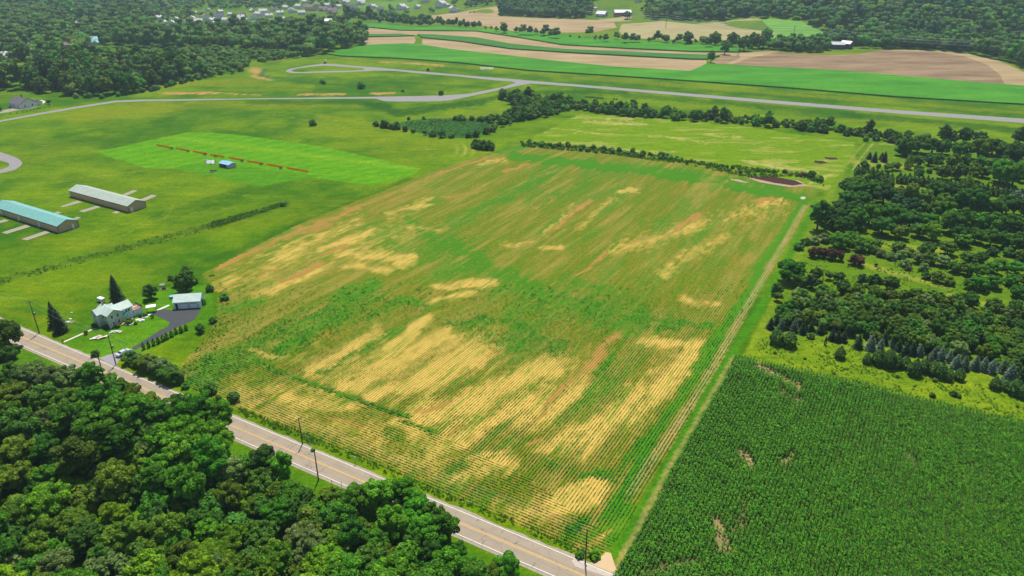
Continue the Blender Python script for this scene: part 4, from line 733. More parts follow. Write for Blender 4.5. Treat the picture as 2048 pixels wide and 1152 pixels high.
for cx, cy, r, tone in [(1597, 493, 10, 'dark'), (1612, 483, 10, 'dark'), (1629, 481, 11, 'pale'), (1649, 477, 12, 'pale'), (1679, 479, 20, 'deep'), (1701, 474, 17, 'deep'), (1724, 488, 17, 'bright'), (1751, 487, 13, 'olive'), (1763, 508, 10, 'pale'), (1748, 500, 11, 'olive'), (1798, 491, 13, 'olive'), (1783, 513, 11, 'pale'), (1803, 510, 12, 'pale'), (1820, 505, 11, 'olive'), (1855, 495, 17, 'dark'), (1838, 515, 13, 'pale'), (1860, 515, 15, 'olive'), (1813, 528, 11, 'pale'), (1848, 535, 11, 'pale'), (1887, 520, 14, 'pale'), (1897, 495, 17, 'olive'), (1927, 478, 17, 'deep'), (1912, 533, 14, 'deep'), (1937, 515, 15, 'olive'), (1962, 513, 14, 'dark'), (1957, 540, 18, 'deep'), (1937, 538, 14, 'olive'), (1987, 533, 15, 'deep'), (2004, 525, 13, 'olive'), (2034, 535, 17, 'deep'), (1852, 552, 9, 'dark'), (1875, 552, 13, 'yellow'), (1897, 562, 12, 'yellow'), (1962, 565, 18, 'deep'), (1942, 567, 13, 'deep'), (1987, 562, 16, 'deep'), (2024, 558, 15, 'deep'), (2038, 582, 15, 'deep'), (2055, 560, 15, 'olive'), (1985, 503, 12, 'dark'), (2020, 505, 12, 'dark'), (2045, 510, 14, 'olive')]:
    tree_px(cx, cy, r, tone, 'wide' if r > 12 else 'bushy', N3, 'broadleaf_tree' if r > 12 else 'shrub', big=r > 12)
for i, (cx, cy, r) in enumerate([(1627, 504, 11), (1639, 503, 11), (1651, 505, 11), (1664, 507, 12), (1679, 510, 11), (1708, 518, 11), (1720, 520, 12)]): tree_px(cx, cy, r, 'red', 'round', N3, label=['first (leftmost)', 'second', 'third', 'fourth', 'fifth', 'sixth', 'seventh (rightmost)'][i] + ' of the seven red-leaved trees in the nursery strip', big=True)
tree_px(1753, 529, 4, 'red', 'round', N3, 'shrub', 'tiny red bush standing alone right of the red-leaved trees'); tree_px(1816, 538, 6, 'red', 'bushy', N3, 'shrub', 'small purple-brown bush among pale shrubs in the nursery strip')
N4 = 'nursery, lower dense block'
for cx, cy, r, tone, typ in [(1582, 539, 28, 'deep', 'wide'), (1602, 561, 14, 'dark', 'round'), (1624, 562, 15, 'spruce', 'round'), (1634, 548, 14, 'dark', 'round'), (1657, 549, 10, 'dark', 'round'), (1679, 554, 12, 'dark', 'round'), (1555, 577, 13, 'dark', 'round'), (1556, 592, 11, 'dark', 'round'), (1726, 558, 12, 'teal', 'round'), (1751, 562, 16, 'dark', 'round'), (1783, 566, 17, 'dark', 'round'), (1600, 588, 16, 'pale', 'wide'), (1647, 583, 16, 'bright', 'round'), (1664, 591, 14, 'dark', 'round'), (1629, 612, 18, 'deep', 'round'), (1605, 606, 16, 'pale', 'wide'), (1689, 575, 16, 'dark', 'round'), (1714, 583, 18, 'olive', 'round'), (1753, 588, 18, 'olive', 'round'), (1783, 595, 17, 'olive', 'round'), (1808, 591, 14, 'olive', 'round'), (1833, 593, 18, 'olive', 'round'), (1863, 594, 17, 'olive', 'round'), (1880, 597, 14, 'dark', 'round'), (1912, 602, 17, 'dark', 'round'), (1942, 599, 19, 'dark', 'round'), (1987, 612, 20, 'dark', 'round'), (2036, 622, 22, 'dark', 'round')]:
    tree_px(cx, cy, r, tone, typ, N4, big=True)
fill([(1562, 626), (1620, 600), (1700, 612), (1760, 610), (1880, 622), (1990, 640), (2140, 665), (2160, 800), (2048, 768), (1960, 728), (1840, 702), (1740, 684), (1640, 662), (1560, 655)], 4.3, (2.2, 3.0), {'round': 3, 'wide': 2}, {'olive': 4, 'dark': 3, 'deep': .7, 'pale': .5}, N4)
for nm, lst in (('blue', [(1562, 648, 9), (1587, 650, 10), (1740, 684, 12), (1760, 688, 9), (1786, 680, 10), (1865, 708, 11), (1880, 706, 10), (1910, 722, 11), (1927, 725, 11), (1948, 725, 11), (1965, 727, 11), (1981, 732, 11), (2003, 732, 10), (2016, 746, 15), (1838, 700, 9), (1896, 712, 9)]), ('spruce', [(1540, 646, 9), (1604, 656, 9), (1620, 653, 9), (1640, 656, 9), (1663, 669, 9), (1674, 672, 9), (1686, 672, 9), (1715, 682, 11), (1767, 675, 10), (1809, 700, 11), (1823, 697, 10), (1851, 690, 10), (1552, 640, 8), (2040, 748, 13), (1796, 690, 9)])):
    for i, (cx, cy, r) in enumerate(sorted(lst)): conifer(cx, cy + r * 1.25, cx, cy - r * 1.35, nm, 'spruce', 'lower edge of the nursery', 'spruce_tree', None, r * 1.12)
conifer(1650, 690, 1650, 671, 'cedar', 'cedar', 'lower edge of the nursery', 'arborvitae', 'thin dark columnar conifer alone on bright weeds', 3.2)
for cx, cy, r in [(1552, 672, 16), (1578, 677, 16), (1679, 705, 12), (1733, 717, 10), (1756, 713, 16), (1775, 716, 18), (1792, 722, 13), (1809, 724, 12), (1828, 735, 16), (1847, 730, 14), (1866, 735, 15), (1880, 741, 15), (1894, 748, 12), (1917, 748, 12), (1988, 766, 12), (2009, 769, 11), (2028, 773, 16), (2044, 782, 14), (2066, 788, 15)]:
    conifer(cx, cy + r * .95, cx, cy - r * 1.1, 'cedar', 'cedar', 'grass above the corn', 'arborvitae', None, r * .98)
for cx, cy, r in [(1622, 672, 8), (1668, 746, 4), (1795, 752, 5), (1866, 790, 7), (1908, 787, 8), (1918, 792, 6), (2021, 831, 6), (1870, 760, 6), (1550, 705, 4), (1610, 716, 4), (2035, 812, 4), (1830, 772, 3)]: tree_px(cx, cy, r, 'olive', 'bushy', 'grass above the corn', 'shrub')
fill([(2062, 250), (2500, 290), (2900, 420), (2500, 640), (2070, 600)], 8, (3, 4.6), {'round': 2, 'wide': 1}, {'dark': 3, 'deep': 2, 'olive': 1}, N2)
fill([(2070, 640), (2500, 680), (2700, 800), (2300, 790), (2075, 760)], 6, (2.4, 3.4), {'round': 2, 'wide': 1}, {'dark': 3, 'olive': 2}, N4)
# ------------------------------------------------------------------ hedgerows and brush
H1 = 'hedgerow below runway'
fill([(998, 198), (1030, 193), (1100, 203), (1160, 212), (1300, 226), (1300, 238), (1150, 222), (1110, 231), (1040, 243), (985, 265), (968, 266), (1000, 240), (1040, 222)], 5.0, (1.4, 4.0), {'bushy': 3, 'round': 1, 'tall': .6}, {'dark': 4, 'deep': 2, 'olive': 1}, H1 + ', left half', 'shrub')
fill([(1300, 226), (1450, 236), (1600, 250), (1700, 262), (1800, 276), (1790, 284), (1690, 272), (1580, 258), (1450, 246), (1300, 238)], 5.0, (1.3, 3.9), {'bushy': 3, 'round': 1, 'tall': .6}, {'dark': 4, 'deep': 2, 'olive': 1}, H1 + ', right half', 'shrub', prob=.9)
for cx, cy, r in [(1268, 206, 9), (1349, 218, 5), (1491, 233, 5), (1516, 232, 5), (1621, 248, 6), (1190, 204, 7)]: tree_px(cx, cy, r, 'dark', 'tall', H1, big=True)
along([(750, 252), (775, 256), (800, 260)], 4, (2.2, 3.4), {'bushy': 1}, {'dark': 1}, 'around the wet hollow', 'shrub'); along([(800, 260), (850, 271), (900, 276), (950, 275), (985, 262)], 8, (1.6, 2.8), {'bushy': 2, 'round': 1}, {'dark': 2, 'deep': 1}, 'around the wet hollow', 'shrub'); along([(815, 240), (870, 238), (915, 241)], 12, (1.2, 2.2), {'bushy': 2}, {'dark': 2}, 'around the wet hollow', 'shrub'); along([(918, 242), (960, 242), (1010, 240), (1045, 238)], 4.0, (2, 3.2), {'bushy': 2}, {'dark': 2, 'deep': 1}, 'around the wet hollow', 'shrub', 2)
BR_ = 'brushy strip between the fields'
along([(1042, 287), (1120, 293), (1200, 299), (1300, 310), (1385, 325)], 2.4, (.7, 2.1), {'bushy': 1}, {'dark': 2, 'deep': 2, 'olive': 2}, BR_, 'shrub', 1.8); along([(1060, 292), (1200, 305), (1330, 318), (1385, 328)], 3.0, (.6, 1.8), {'bushy': 1}, {'deep': 2, 'bright': 1, 'dark': 2}, BR_, 'shrub', 1.6)
along([(1420, 331), (1500, 341), (1560, 346), (1612, 354)], 3.0, (.9, 1.6), {'bushy': 1}, {'deep': 2, 'olive': 2, 'dark': 2}, BR_, 'shrub', 1.6); along([(1395, 328), (1470, 345), (1530, 350)], 4, (.8, 1.4), {'bushy': 1}, {'bright': 2, 'deep': 2}, BR_, 'shrub', 1.6)
for cx, cy, r, lab in [(1640, 357, 8, 'loose green bush at the right end of the brushy strip'), (1623, 349, 9, 'pale green bush beside the broken branches near the mud'), (1605, 349, 7, 'brown twiggy mound beside the long mud patch')]: tree_px(cx, cy, r, 'deep' if r != 7 else 'red', 'bushy', BR_, 'shrub', lab)
along([(440, 450), (450, 446), (520, 425), (560, 412)], 7, (.4, .9), {'bushy': 1}, {'deep': 2, 'olive': 1}, 'reedy ditch', 'reeds', .8); tree_px(566, 408, 7, 'deep', 'bushy', 'ditch', 'shrub', 'green bush at the upper end of the reedy ditch')
# ------------------------------------------------------------------ woods on the left
W1, W2, W3, W4 = 'wood above the airfield lane', 'scrub below the far wood', 'tall wood behind the scrub', 'far wooded suburb'
fr = {'round': 3, 'wide': 1, 'tall': 1.5}
fill([(-300, 236), (-30, 215), (0, 198), (22, 182), (62, 180), (66, 190), (100, 186), (113, 192), (205, 194), (308, 179), (359, 165), (415, 152), (380, 140), (330, 132), (200, 130), (130, 136), (110, 130), (40, 130), (22, 140), (-100, 150), (-300, 190)], 10.8, (5.2, 7.6), fr, {'dark': 3, 'olive': 2.4, 'deep': 1.6}, W1, vs=(.95, 1.4), excl=([(-20, 180), (16, 182), (62, 178), (72, 190), (100, 185), (112, 196), (60, 225), (-20, 235)], [(12, 138), (45, 134), (70, 150), (50, 168), (8, 166)]))
along([(415, 156), (359, 168), (308, 182), (205, 197), (150, 196)], 6, (2, 3), {'bushy': 1}, {'dark': 2, 'deep': 1, 'pale': .4}, W1 + ', its front fringe', 'shrub', 2)
fill([(359, 166), (427, 153), (489, 146), (499, 129), (560, 121), (614, 114), (560, 107), (440, 101), (330, 108), (230, 110), (140, 116), (120, 126), (200, 128), (330, 130), (380, 138), (415, 150)], 7.5, (2.4, 4.2), {'round': 2, 'bushy': 2}, {'dark': 3, 'olive': 2, 'deep': 1.4}, W2, prob=.86)
fill([(220, 103), (440, 99), (430, 108), (240, 112)], 14, (2.5, 4.4), {'round': 1}, {'dark': 2, 'olive': 2}, W2, prob=.4)
fill([(560, 106), (615, 114), (683, 101), (729, 91), (733, 76), (712, 62), (690, 57), (455, 62), (300, 68), (235, 80), (240, 95), (440, 98)], 11.6, (5.6, 8), fr, {'dark': 3, 'olive': 2.4, 'deep': 1.6}, W3, vs=(.95, 1.4))
fill([(-400, 135), (40, 124), (110, 120), (140, 113), (225, 92), (300, 66), (450, 60), (440, 52), (300, 55), (200, 50), (-400, 70)], 12.5, (5.2, 7.8), fr, {'dark': 2, 'olive': 2.5, 'deep': 2}, W4, vs=(.85, 1.25), prob=.93)
fill([(-500, 70), (200, 50), (300, 55), (455, 58), (690, 50), (660, 40), (470, 34), (330, 28), (300, 16), (-500, 20)], 14.5, (5.6, 8.4), fr, {'dark': 2, 'olive': 2.5, 'deep': 2, 'teal': .6}, W4, vs=(.9, 1.35), prob=.9, excl=([(440, 46), (690, 46), (690, 54), (440, 54)], [(500, 38), (560, 38), (560, 48), (500, 48)]))
fill([(-700, 24), (320, 22), (520, 18), (640, 28), (700, 36), (870, 28), (950, 20), (960, -12), (-700, -12)], 16.5, (5.6, 8.6), fr, {'dark': 2, 'olive': 2.2, 'deep': 2, 'teal': 1}, W4, vs=(.85, 1.3), prob=.84, excl=([(690, 0), (840, 0), (840, 22), (690, 22)],))
fill([(-900, -12), (1900, -12), (2600, -45), (-1200, -45)], 27, (7, 11), {'round': 1, 'wide': 1}, {'dark': 2, 'teal': 1, 'deep': 1}, W4, prob=.9)
# tree lines among the far fields
L1 = 'tree line along the far fields'
along([(688, 42), (720, 44), (790, 49)], 7.5, (5, 6.5), fr, {'dark': 3, 'teal': 1}, L1, wob=4, vs=(1.1, 1.3)); along([(690, 34), (760, 40), (860, 47)], 7.5, (5, 7), fr, {'dark': 3, 'teal': 1, 'deep': 1}, L1, wob=5, vs=(1.1, 1.3)); along([(790, 50), (830, 54), (862, 54)], 6.5, (5, 6.5), fr, {'dark': 3, 'olive': 1}, L1, wob=3)
along([(864, 53), (910, 55), (960, 58)], 5.5, (3.6, 5.2), {'tall': 3, 'round': 1}, {'dark': 3, 'teal': 1}, L1, wob=1, vs=(1.1, 1.5)); along([(963, 60), (1000, 61)], 8, (2.2, 3), {'tall': 3}, {'olive': 3, 'teal': 1}, L1, wob=1); tree_px(1008, 54, 9, 'dark', 'tall', L1, big=True, label='broad dark tree at the gap in the far tree line'); tree_px(993, 57, 5, 'dark', 'tall', L1, big=True)
for cx, cy, r, t in [(1033, 59, 5, 'olive'), (1045, 58, 8, 'pale'), (1059, 60, 7, 'teal'), (1072, 62, 5, 'olive'), (1091, 59, 8, 'teal'), (1085, 64, 6, 'dark'), (1103, 66, 7, 'dark'), (1113, 65, 8, 'dark'), (1140, 72, 2.5, 'dark'), (1159, 74, 2.5, 'dark'), (1179, 62, 8, 'dark'), (1191, 75, 4, 'olive'), (1201, 75, 4, 'dark'), (1212, 75, 6, 'olive'), (1234, 71, 6, 'dark'), (1250, 74, 8, 'olive'), (1266, 75, 7, 'teal'), (1275, 77, 6, 'olive'), (1299, 79, 4, 'dark'), (1308, 76, 5, 'olive'), (1317, 71, 8, 'dark'), (1331, 77, 9, 'dark'), (1348, 83, 4, 'dark'), (1358, 76, 7, 'dark'), (1375, 77, 11, 'dark'), (1391, 82, 4, 'dark'), (1408, 80, 9, 'dark'), (1418, 84, 7, 'dark'), (1432, 78, 12, 'dark'), (1465, 80, 13, 'dark'), (1490, 87, 13, 'deep'), (1507, 82, 13, 'dark'), (1520, 85, 11, 'deep'), (1535, 70, 11, 'deep'), (1528, 82, 12, 'dark')]:
    tree_px(cx, cy - r * .15, r * 1.18, t, 'tall' if r < 9 else 'round', L1, 'broadleaf_tree', big=r >= 8)
tree_px(1451, 92, 11, 'dark', 'tall', L1, label='dark tree standing between the crop strips and the brown field, nearer the barn side', big=True); tree_px(1423, 112, 8.5, 'dark', 'tall', L1, label='lone dark upright tree at the corner of the big green crop', big=True)
fill([(1534, 99), (1590, 104), (1620, 106), (1656, 101), (1658, 92), (1600, 88), (1540, 90)], 8, (4.5, 6.5), fr, {'dark': 3, 'deep': 1}, L1)
tree_px(1636, 96, 8, 'pale', 'round', L1, label='pale brownish tree left of the grey barns', big=True); tree_px(1255, 35, 8, 'dark', 'round', L1, label='dark tree in front of the long white barn', big=True); tree_px(1283, 33, 4, 'dark', 'round', L1); tree_px(1296, 35, 4.5, 'dark', 'round', L1); tree_px(1303, 39, 5, 'dark', 'round', L1)
fill([(998, 31), (1060, 35), (1164, 40), (1168, 38), (1120, 26), (1010, 20)], 9, (5, 7), fr, {'dark': 3, 'teal': 1}, 'wood in the far hay field', vs=(1.1, 1.3)); tree_px(1006, 12, 7, 'dark', 'round', L1)
fill([(1700, 92), (1765, 96), (1830, 97), (1940, 104), (2010, 120), (2060, 136), (2300, 170), (2400, 160), (2060, 108), (1950, 92), (1700, 84)], 9, (4.5, 7), fr, {'dark': 3, 'deep': 1.5, 'olive': 1}, 'tree belt behind the brown field', vs=(1.1, 1.3))
fill([(925, 22), (1000, 20), (1000, 12), (940, 12)], 12, (3.5, 5), fr, {'dark': 1}, L1, prob=.7)
along([(1715, 96), (1830, 98), (1940, 106), (2010, 122), (2060, 138), (2200, 165)], 12, (6, 8.5), fr, {'dark': 3, 'deep': 2}, 'tree belt behind the brown field', wob=3, vs=(1, 1.3))
# the wooded ridge (world space)
def ridge():
    pts = []
    X, Y = np.meshgrid(np.arange(-100, 1700, 13.5), np.arange(600, 2100, 12.4)); X = X + 6 * (np.arange(X.shape[0]) % 2)[:, None]
    X = (X + RNG.uniform(-3.6, 3.6, X.shape)).ravel(); Y = (Y + RNG.uniform(-3.6, 3.6, Y.shape)).ravel(); Z = height(X, Y)
    px, py = proj(X, Y, Z); gpx, gpy = proj(X, Y, 0)
    d = (X - HL1[0]) * hn[0] + (Y - HL1[1]) * hn[1]
    ok = (d > -8) & (px > 1120) & (px < 2500) & (py > -40)
    fields = [[(863, 31), (940, 22), (1000, 20), (1170, 38), (1230, 42), (1330, 46), (1385, 52), (1496, 52), (1600, 60), (1660, 74), (1640, 80), (1490, 86), (1240, 78), (1124, 66), (964, 52)], [(1180, 24), (1285, 24), (1310, 47), (1180, 44)]]
    for f in fields: ok &= ~inpoly(gpx, gpy, f)
    return X[ok], Y[ok]
rx_, ry_ = ridge()
for x, y in zip(rx_, ry_): ent(x, y, random.uniform(5.6, 9.0), pick(fr), pick({'dark': 2.0, 'deep': 2, 'teal': 1.6, 'olive': 1.2}), 'wooded ridge', 'broadleaf_tree', None, random.uniform(.85, 1.4))
fill([(1640, 74), (1660, 84), (1700, 90), (1950, 96), (2060, 112), (2060, 100), (1900, 84), (1700, 78)], 9.5, (4.5, 6.5), fr, {'dark': 3, 'deep': 1.5}, 'tree belt behind the brown field')
fill([(1290, 44), (1420, 50), (1500, 51), (1560, 56), (1560, 50), (1420, 38), (1290, 36)], 9, (3.6, 5.2), fr, {'pale': 1, 'deep': 2, 'olive': 2}, 'wooded ridge')
print('entries', len(ENT), time.time() - T0)
# ------------------------------------------------------------------ realise: the largest in view are things, the rest one mass each
for e in ENT:
    if e['reg'] == W4:
        gp = proj(e['x'], e['y'])
        if 290 < gp[0] < 980 and gp[1] < 64: e['r'] *= .72; e['vs'] *= .85; e['rp'] *= .72
    e['z'] = float(height(e['x'], e['y'])); zc = e['z'] + ZC[e['t']] * e['r'] * e['vs']; q = proj(e['x'], e['y'], zc); e['q'] = (float(q[0]), float(q[1]))
    e['vis'] = -e['rp'] < q[0] < 2048 + e['rp'] and -e['rp'] < q[1] < 1152 + e['rp'] * .9
def occl(e): return 0
SINGLE = []; MASS = {}
for kind in sorted(set(e['kind'] for e in ENT)):
    L = [e for e in ENT if e['kind'] == kind]
    if kind in ('undergrowth', 'reeds'): MASS.setdefault((kind, L[0]['reg']), []).extend(L); continue
    L.sort(key=lambda e: (-(e['label'] is not None), -(e['vis']), -e['rp'] * (1.6 if e['big'] else 1)))
    cap = 298
    for i, e in enumerate(L):
        if i < cap and e['vis']: SINGLE.append(e)
        else: MASS.setdefault((kind, e['reg']), []).append(e)
ORD = 'leftmost second third fourth fifth sixth seventh eighth ninth tenth eleventh twelfth thirteenth fourteenth fifteenth sixteenth seventeenth eighteenth nineteenth twentieth twenty-first twenty-second twenty-third twenty-fourth twenty-fifth twenty-sixth twenty-seventh twenty-eighth twenty-ninth thirtieth'.split() + ['thirty-%s' % s for s in 'first second third fourth fifth sixth seventh eighth ninth'.split()] + ['fortieth'] + ['forty-%s' % s for s in 'first second third fourth fifth sixth seventh eighth ninth'.split()]
TN = dict(bright='bright green', deep='deep green', dark='dark green', olive='olive green', pale='pale grey-green', yellow='yellow-green', teal='blue-green', red='red-brown', spruce='dark', blue='silvery blue', cedar='dark')
NN = dict(broadleaf_tree='tree', shrub='bush', spruce_tree='spruce', arborvitae='arborvitae', juniper_tree='juniper')
CATN = dict(broadleaf_tree='tree', shrub='bush', spruce_tree='spruce tree', arborvitae='arborvitae', juniper_tree='juniper')
SN = {'round': 'round-crowned', 'tall': 'tall-crowned', 'pad': 'layered', 'bushy': 'low', 'wide': 'spreading', 'spruce': 'conical', 'cedar': 'rounded'}
grp = {}
for e in SINGLE:
    if e['label'] is None: grp.setdefault((e['kind'], e['reg']), []).append(e)
for (kind, reg), L in grp.items():
    sub = {}
    for e in L: sub.setdefault((TN[e['tone']], SN[e['t']]), []).append(e)
    for k_ in [k for k, v in sub.items() if len(v) > 24]:
        M = sorted(sub.pop(k_), key=lambda e: -e['rp']); h_ = len(M) // 2; sub[(k_[0].replace(' green', ''), 'larger ' + k_[1])] = M[:h_]; sub[(k_[0].replace(' green', ''), 'smaller ' + k_[1])] = M[h_:]
    for (tn, sn), M in sub.items():
        M.sort(key=lambda e: e['q'][0]); n = len(M)
        for i, e in enumerate(M):
            where = ('in the ' if reg.startswith(('wood', 'nursery', 'scrub', 'tall', 'far', 'tree', 'roadside', 'long', 'hedgerow', 'brushy', 'line', 'ditch')) else 'on the ' if reg.startswith(('grass', 'lower')) else '') + reg
            if n == 1: e['label'] = f'only {sn} {tn} {NN[kind]} {where}'
            else: e['label'] = f'{ORD[min(i, len(ORD)-1)]} {sn} {tn} {NN[kind]} {"from left " if i else ""}{where}'
def realise(e, i):
    t, tone = e['t'], e['tone']; rp = e['rp']; lod = 0 if rp > 17 else 1 if rp > 7.5 else 2
    seed = i % (3 if lod == 0 else 2) + 1
    me = crown_me(t, lod, seed, tone); rz = random.uniform(0, 6.28)
    if e['kind'] == 'shrub' or t == 'cedar':
        o = link(e['kind'], me); o.location = (e['x'], e['y'], e['z'] - .02); o.rotation_euler = (0, 0, rz); o.scale = (e['r'], e['r'], e['r'] * e['vs'])
        tag(o, e['label'], CATN[e['kind']], None); root = o
    else:
        root = thing(e['kind'], e['label'], CATN[e['kind']], (e['x'], e['y'], e['z']), rz); root.scale = (e['r'], e['r'], e['r'] * e['vs'])
        link('crown', me, root); link('trunk', trunk_me(t), root)
    root['group'] = {'broadleaf_tree': 'trees ', 'shrub': 'bushes ', 'spruce_tree': 'spruces ', 'arborvitae': 'arborvitae ', 'juniper_tree': 'junipers '}[e['kind']] + 'at the ' + e['reg']
for i, e in enumerate(SINGLE): realise(e, i)
print('singles', len(SINGLE), time.time() - T0)
# ---- instanced masses
def inst_group(coll_objs, name):
    """node tree that sets one of the given objects on every vertex, by its attributes pick, turn, size"""
    co = bpy.data.collections.new(name)
    for o in coll_objs: co.objects.link(o)
    ng = bpy.data.node_groups.new(name, 'GeometryNodeTree'); ng.interface.new_socket('Geometry', in_out='INPUT', socket_type='NodeSocketGeometry'); ng.interface.new_socket('Geometry', in_out='OUTPUT', socket_type='NodeSocketGeometry')
    N = ng.nodes; L = ng.links; i = N.new('NodeGroupInput'); o = N.new('NodeGroupOutput'); ip = N.new('GeometryNodeInstanceOnPoints'); ci = N.new('GeometryNodeCollectionInfo')
    ci.inputs['Collection'].default_value = co; ci.inputs['Separate Children'].default_value = True; ci.inputs['Reset Children'].default_value = True
    def na(n, t): a = N.new('GeometryNodeInputNamedAttribute'); a.data_type = t; a.inputs[0].default_value = n; return a.outputs[0]
    L.new(i.outputs[0], ip.inputs['Points']); L.new(ci.outputs[0], ip.inputs['Instance']); ip.inputs['Pick Instance'].default_value = True
    L.new(na('pick', 'INT'), ip.inputs['Instance Index']); cx = N.new('ShaderNodeCombineXYZ'); L.new(na('turn', 'FLOAT'), cx.inputs[2])
    er = N.new('FunctionNodeEulerToRotation'); L.new(cx.outputs[0], er.inputs[0]); L.new(er.outputs[0], ip.inputs['Rotation'])
    L.new(na('size', 'FLOAT_VECTOR'), ip.inputs['Scale']); L.new(ip.outputs[0], o.inputs[0]); return ng
def mass(name, P, size, turn, pickv, ng, label=None, cat=None):
    me = bpy.data.meshes.new(name); P = np.asarray(P, np.float32); me.vertices.add(len(P)); me.vertices.foreach_set('co', P.ravel())
    for n, t, v, f in (('size', 'FLOAT_VECTOR', size, 'vector'), ('turn', 'FLOAT', turn, 'value'), ('pick', 'INT', pickv, 'value')):
        a = me.attributes.new(n, t, 'POINT'); a.data.foreach_set(f, np.ascontiguousarray(v, np.int32 if t == 'INT' else np.float32).ravel())
    o = link(name, me); md = o.modifiers.new('plants', 'NODES'); md.node_group = ng; tag(o, label, cat, None, 'stuff'); return o
def hidden(name, me): return bpy.data.objects.new(name, me)
PROT = {}; NG = {}
tones_ = ['bright', 'deep', 'dark', 'olive', 'pale', 'yellow', 'teal', 'red']; types_ = ['round', 'tall', 'pad', 'bushy', 'wide', 'cedar', 'spruce']
def getng(lod):
    if lod not in NG:
        objs = []; k = 0
        for t in types_[:5]:
            for tone in tones_: objs.append(hidden('far_plant_%d_%02d' % (lod, k), crown_me(t, lod, 1, tone))); k += 1
        NG[lod] = inst_group(objs, 'plants_lod%d' % lod)
    return NG[lod]
MNAME = {A_: 'wood', 'undergrowth below the road': 'undergrowth', W4: 'far_wood', 'wooded ridge': 'hill_forest'}
for (kind, reg), L in MASS.items():
    by = {}
    for e in L:
        if e['t'] in ('cedar', 'spruce'): e['t'] = 'round'; e['tone'] = 'dark'
        if e['tone'] in ('spruce', 'blue', 'cedar'): e['tone'] = 'dark'
        by.setdefault(1 if e['rp'] > 14 else 2 if e['rp'] > 6.5 else 3, []).append(e)
    for lod, M in by.items():
        P = np.array([(e['x'], e['y'], e['z'] - .05) for e in M]); S = np.array([(e['r'], e['r'], e['r'] * e['vs']) for e in M]); pk = [types_.index(e['t']) * 8 + tones_.index(e['tone']) for e in M]
        nm = {'shrub': 'scrub', 'undergrowth': 'undergrowth', 'reeds': 'reeds'}.get(kind, 'far_wood' if lod == 3 else 'wood')
        mass(nm, P, S, RNG.uniform(0, 6.28, len(M)), pk, getng(lod), 'mass of leafy growth: ' + reg, 'woodland' if nm in ('wood', 'far_wood') else 'scrub')
# ------------------------------------------------------------------ corn, beans, weeds
def lut(arr, x, y):
    i = np.clip(np.searchsorted(gx, x), 0, len(gx) - 1); j = np.clip(np.searchsorted(gy, y), 0, len(gy) - 1); return arr[j, i]
def rows(poly, u0, u1, v0, v1, du, dv, sw=False):
    us = np.arange(u0, u1, du); vs_ = np.arange(v0, v1, dv); U, V = np.meshgrid(us, vs_); U = U + RNG.uniform(-.3, .3, U.shape) * du; V = V + RNG.normal(0, .04, V.shape)
    U = U.ravel(); V = V.ravel(); X = U * ROW[0] + V * CRS[0] if not sw else V * ROW[0] + U * CRS[0]; Y = U * ROW[1] + V * CRS[1] if not sw else V * ROW[1] + U * CRS[1]
    ok = Y > 60; X = X[ok]; Y = Y[ok]; px, py = proj(X, Y); ok = inpoly(px, py, poly) & (px < 2260) & (px > -100) & (py < 1330); return X[ok], Y[ok]
TURN = math.atan2(ROW[1], ROW[0])
objs = [hidden('corn_%d' % i, mesh_np('corn_plants', *cornclump(i)[:2], LEAF['corn'], cornclump(i)[2])) for i in range(5)]; ngc = inst_group(objs, 'corn_plants')
X, Y = rows(CORN, 20, 360, -200, 260, .52, .86)
th = lut(THIN, X, Y); n_ = fbm(X / 7, Y / 7, 77); k = RNG.uniform(0, 1, len(X)) > th * .85 + .03; X, Y, th, n_ = X[k], Y[k], th[k], n_[k]
s = RNG.uniform(.8, 1.12, len(X)) * (.74 + .45 * n_) * (1 - .3 * th); mass('corn_crop', np.c_[X, Y, X * 0], np.c_[s, s, s], TURN + RNG.uniform(-.4, .4, len(X)), RNG.integers(0, 5, len(X)), ngc, 'dense dark green standing corn in rows in the lower right corner', 'corn')
print('corn', len(X))
def beanseg(seed, L, n, q, tone):
    rg = np.random.default_rng(seed); P = np.stack([rg.uniform(-L / 2, L / 2, n), rg.normal(0, .09, n), rg.uniform(.08, .36, n)], 1); N = rg.normal(size=(n, 3)) * .5 + [0, 0, 1]
    V, F, T = quads(P, N, q * rg.uniform(.7, 1.3, n), rg.uniform(0, 1, n), .9, rg); return hidden('bean_%s_%d_%d' % ('ab'[tone == 'beanlush'], int(L * 10), seed), mesh_np('bean_plants', V, F, LEAF[tone], T))
objs = [beanseg(i, .6, 9, .15, t) for t in ('bean', 'beanlush') for i in range(3)]; ngb = inst_group(objs, 'bean_plants')
objs2 = [beanseg(i, 1.5, 14, .19, t) for t in ('bean', 'beanlush') for i in range(3)]; ngb2 = inst_group(objs2, 'bean_plants_far')
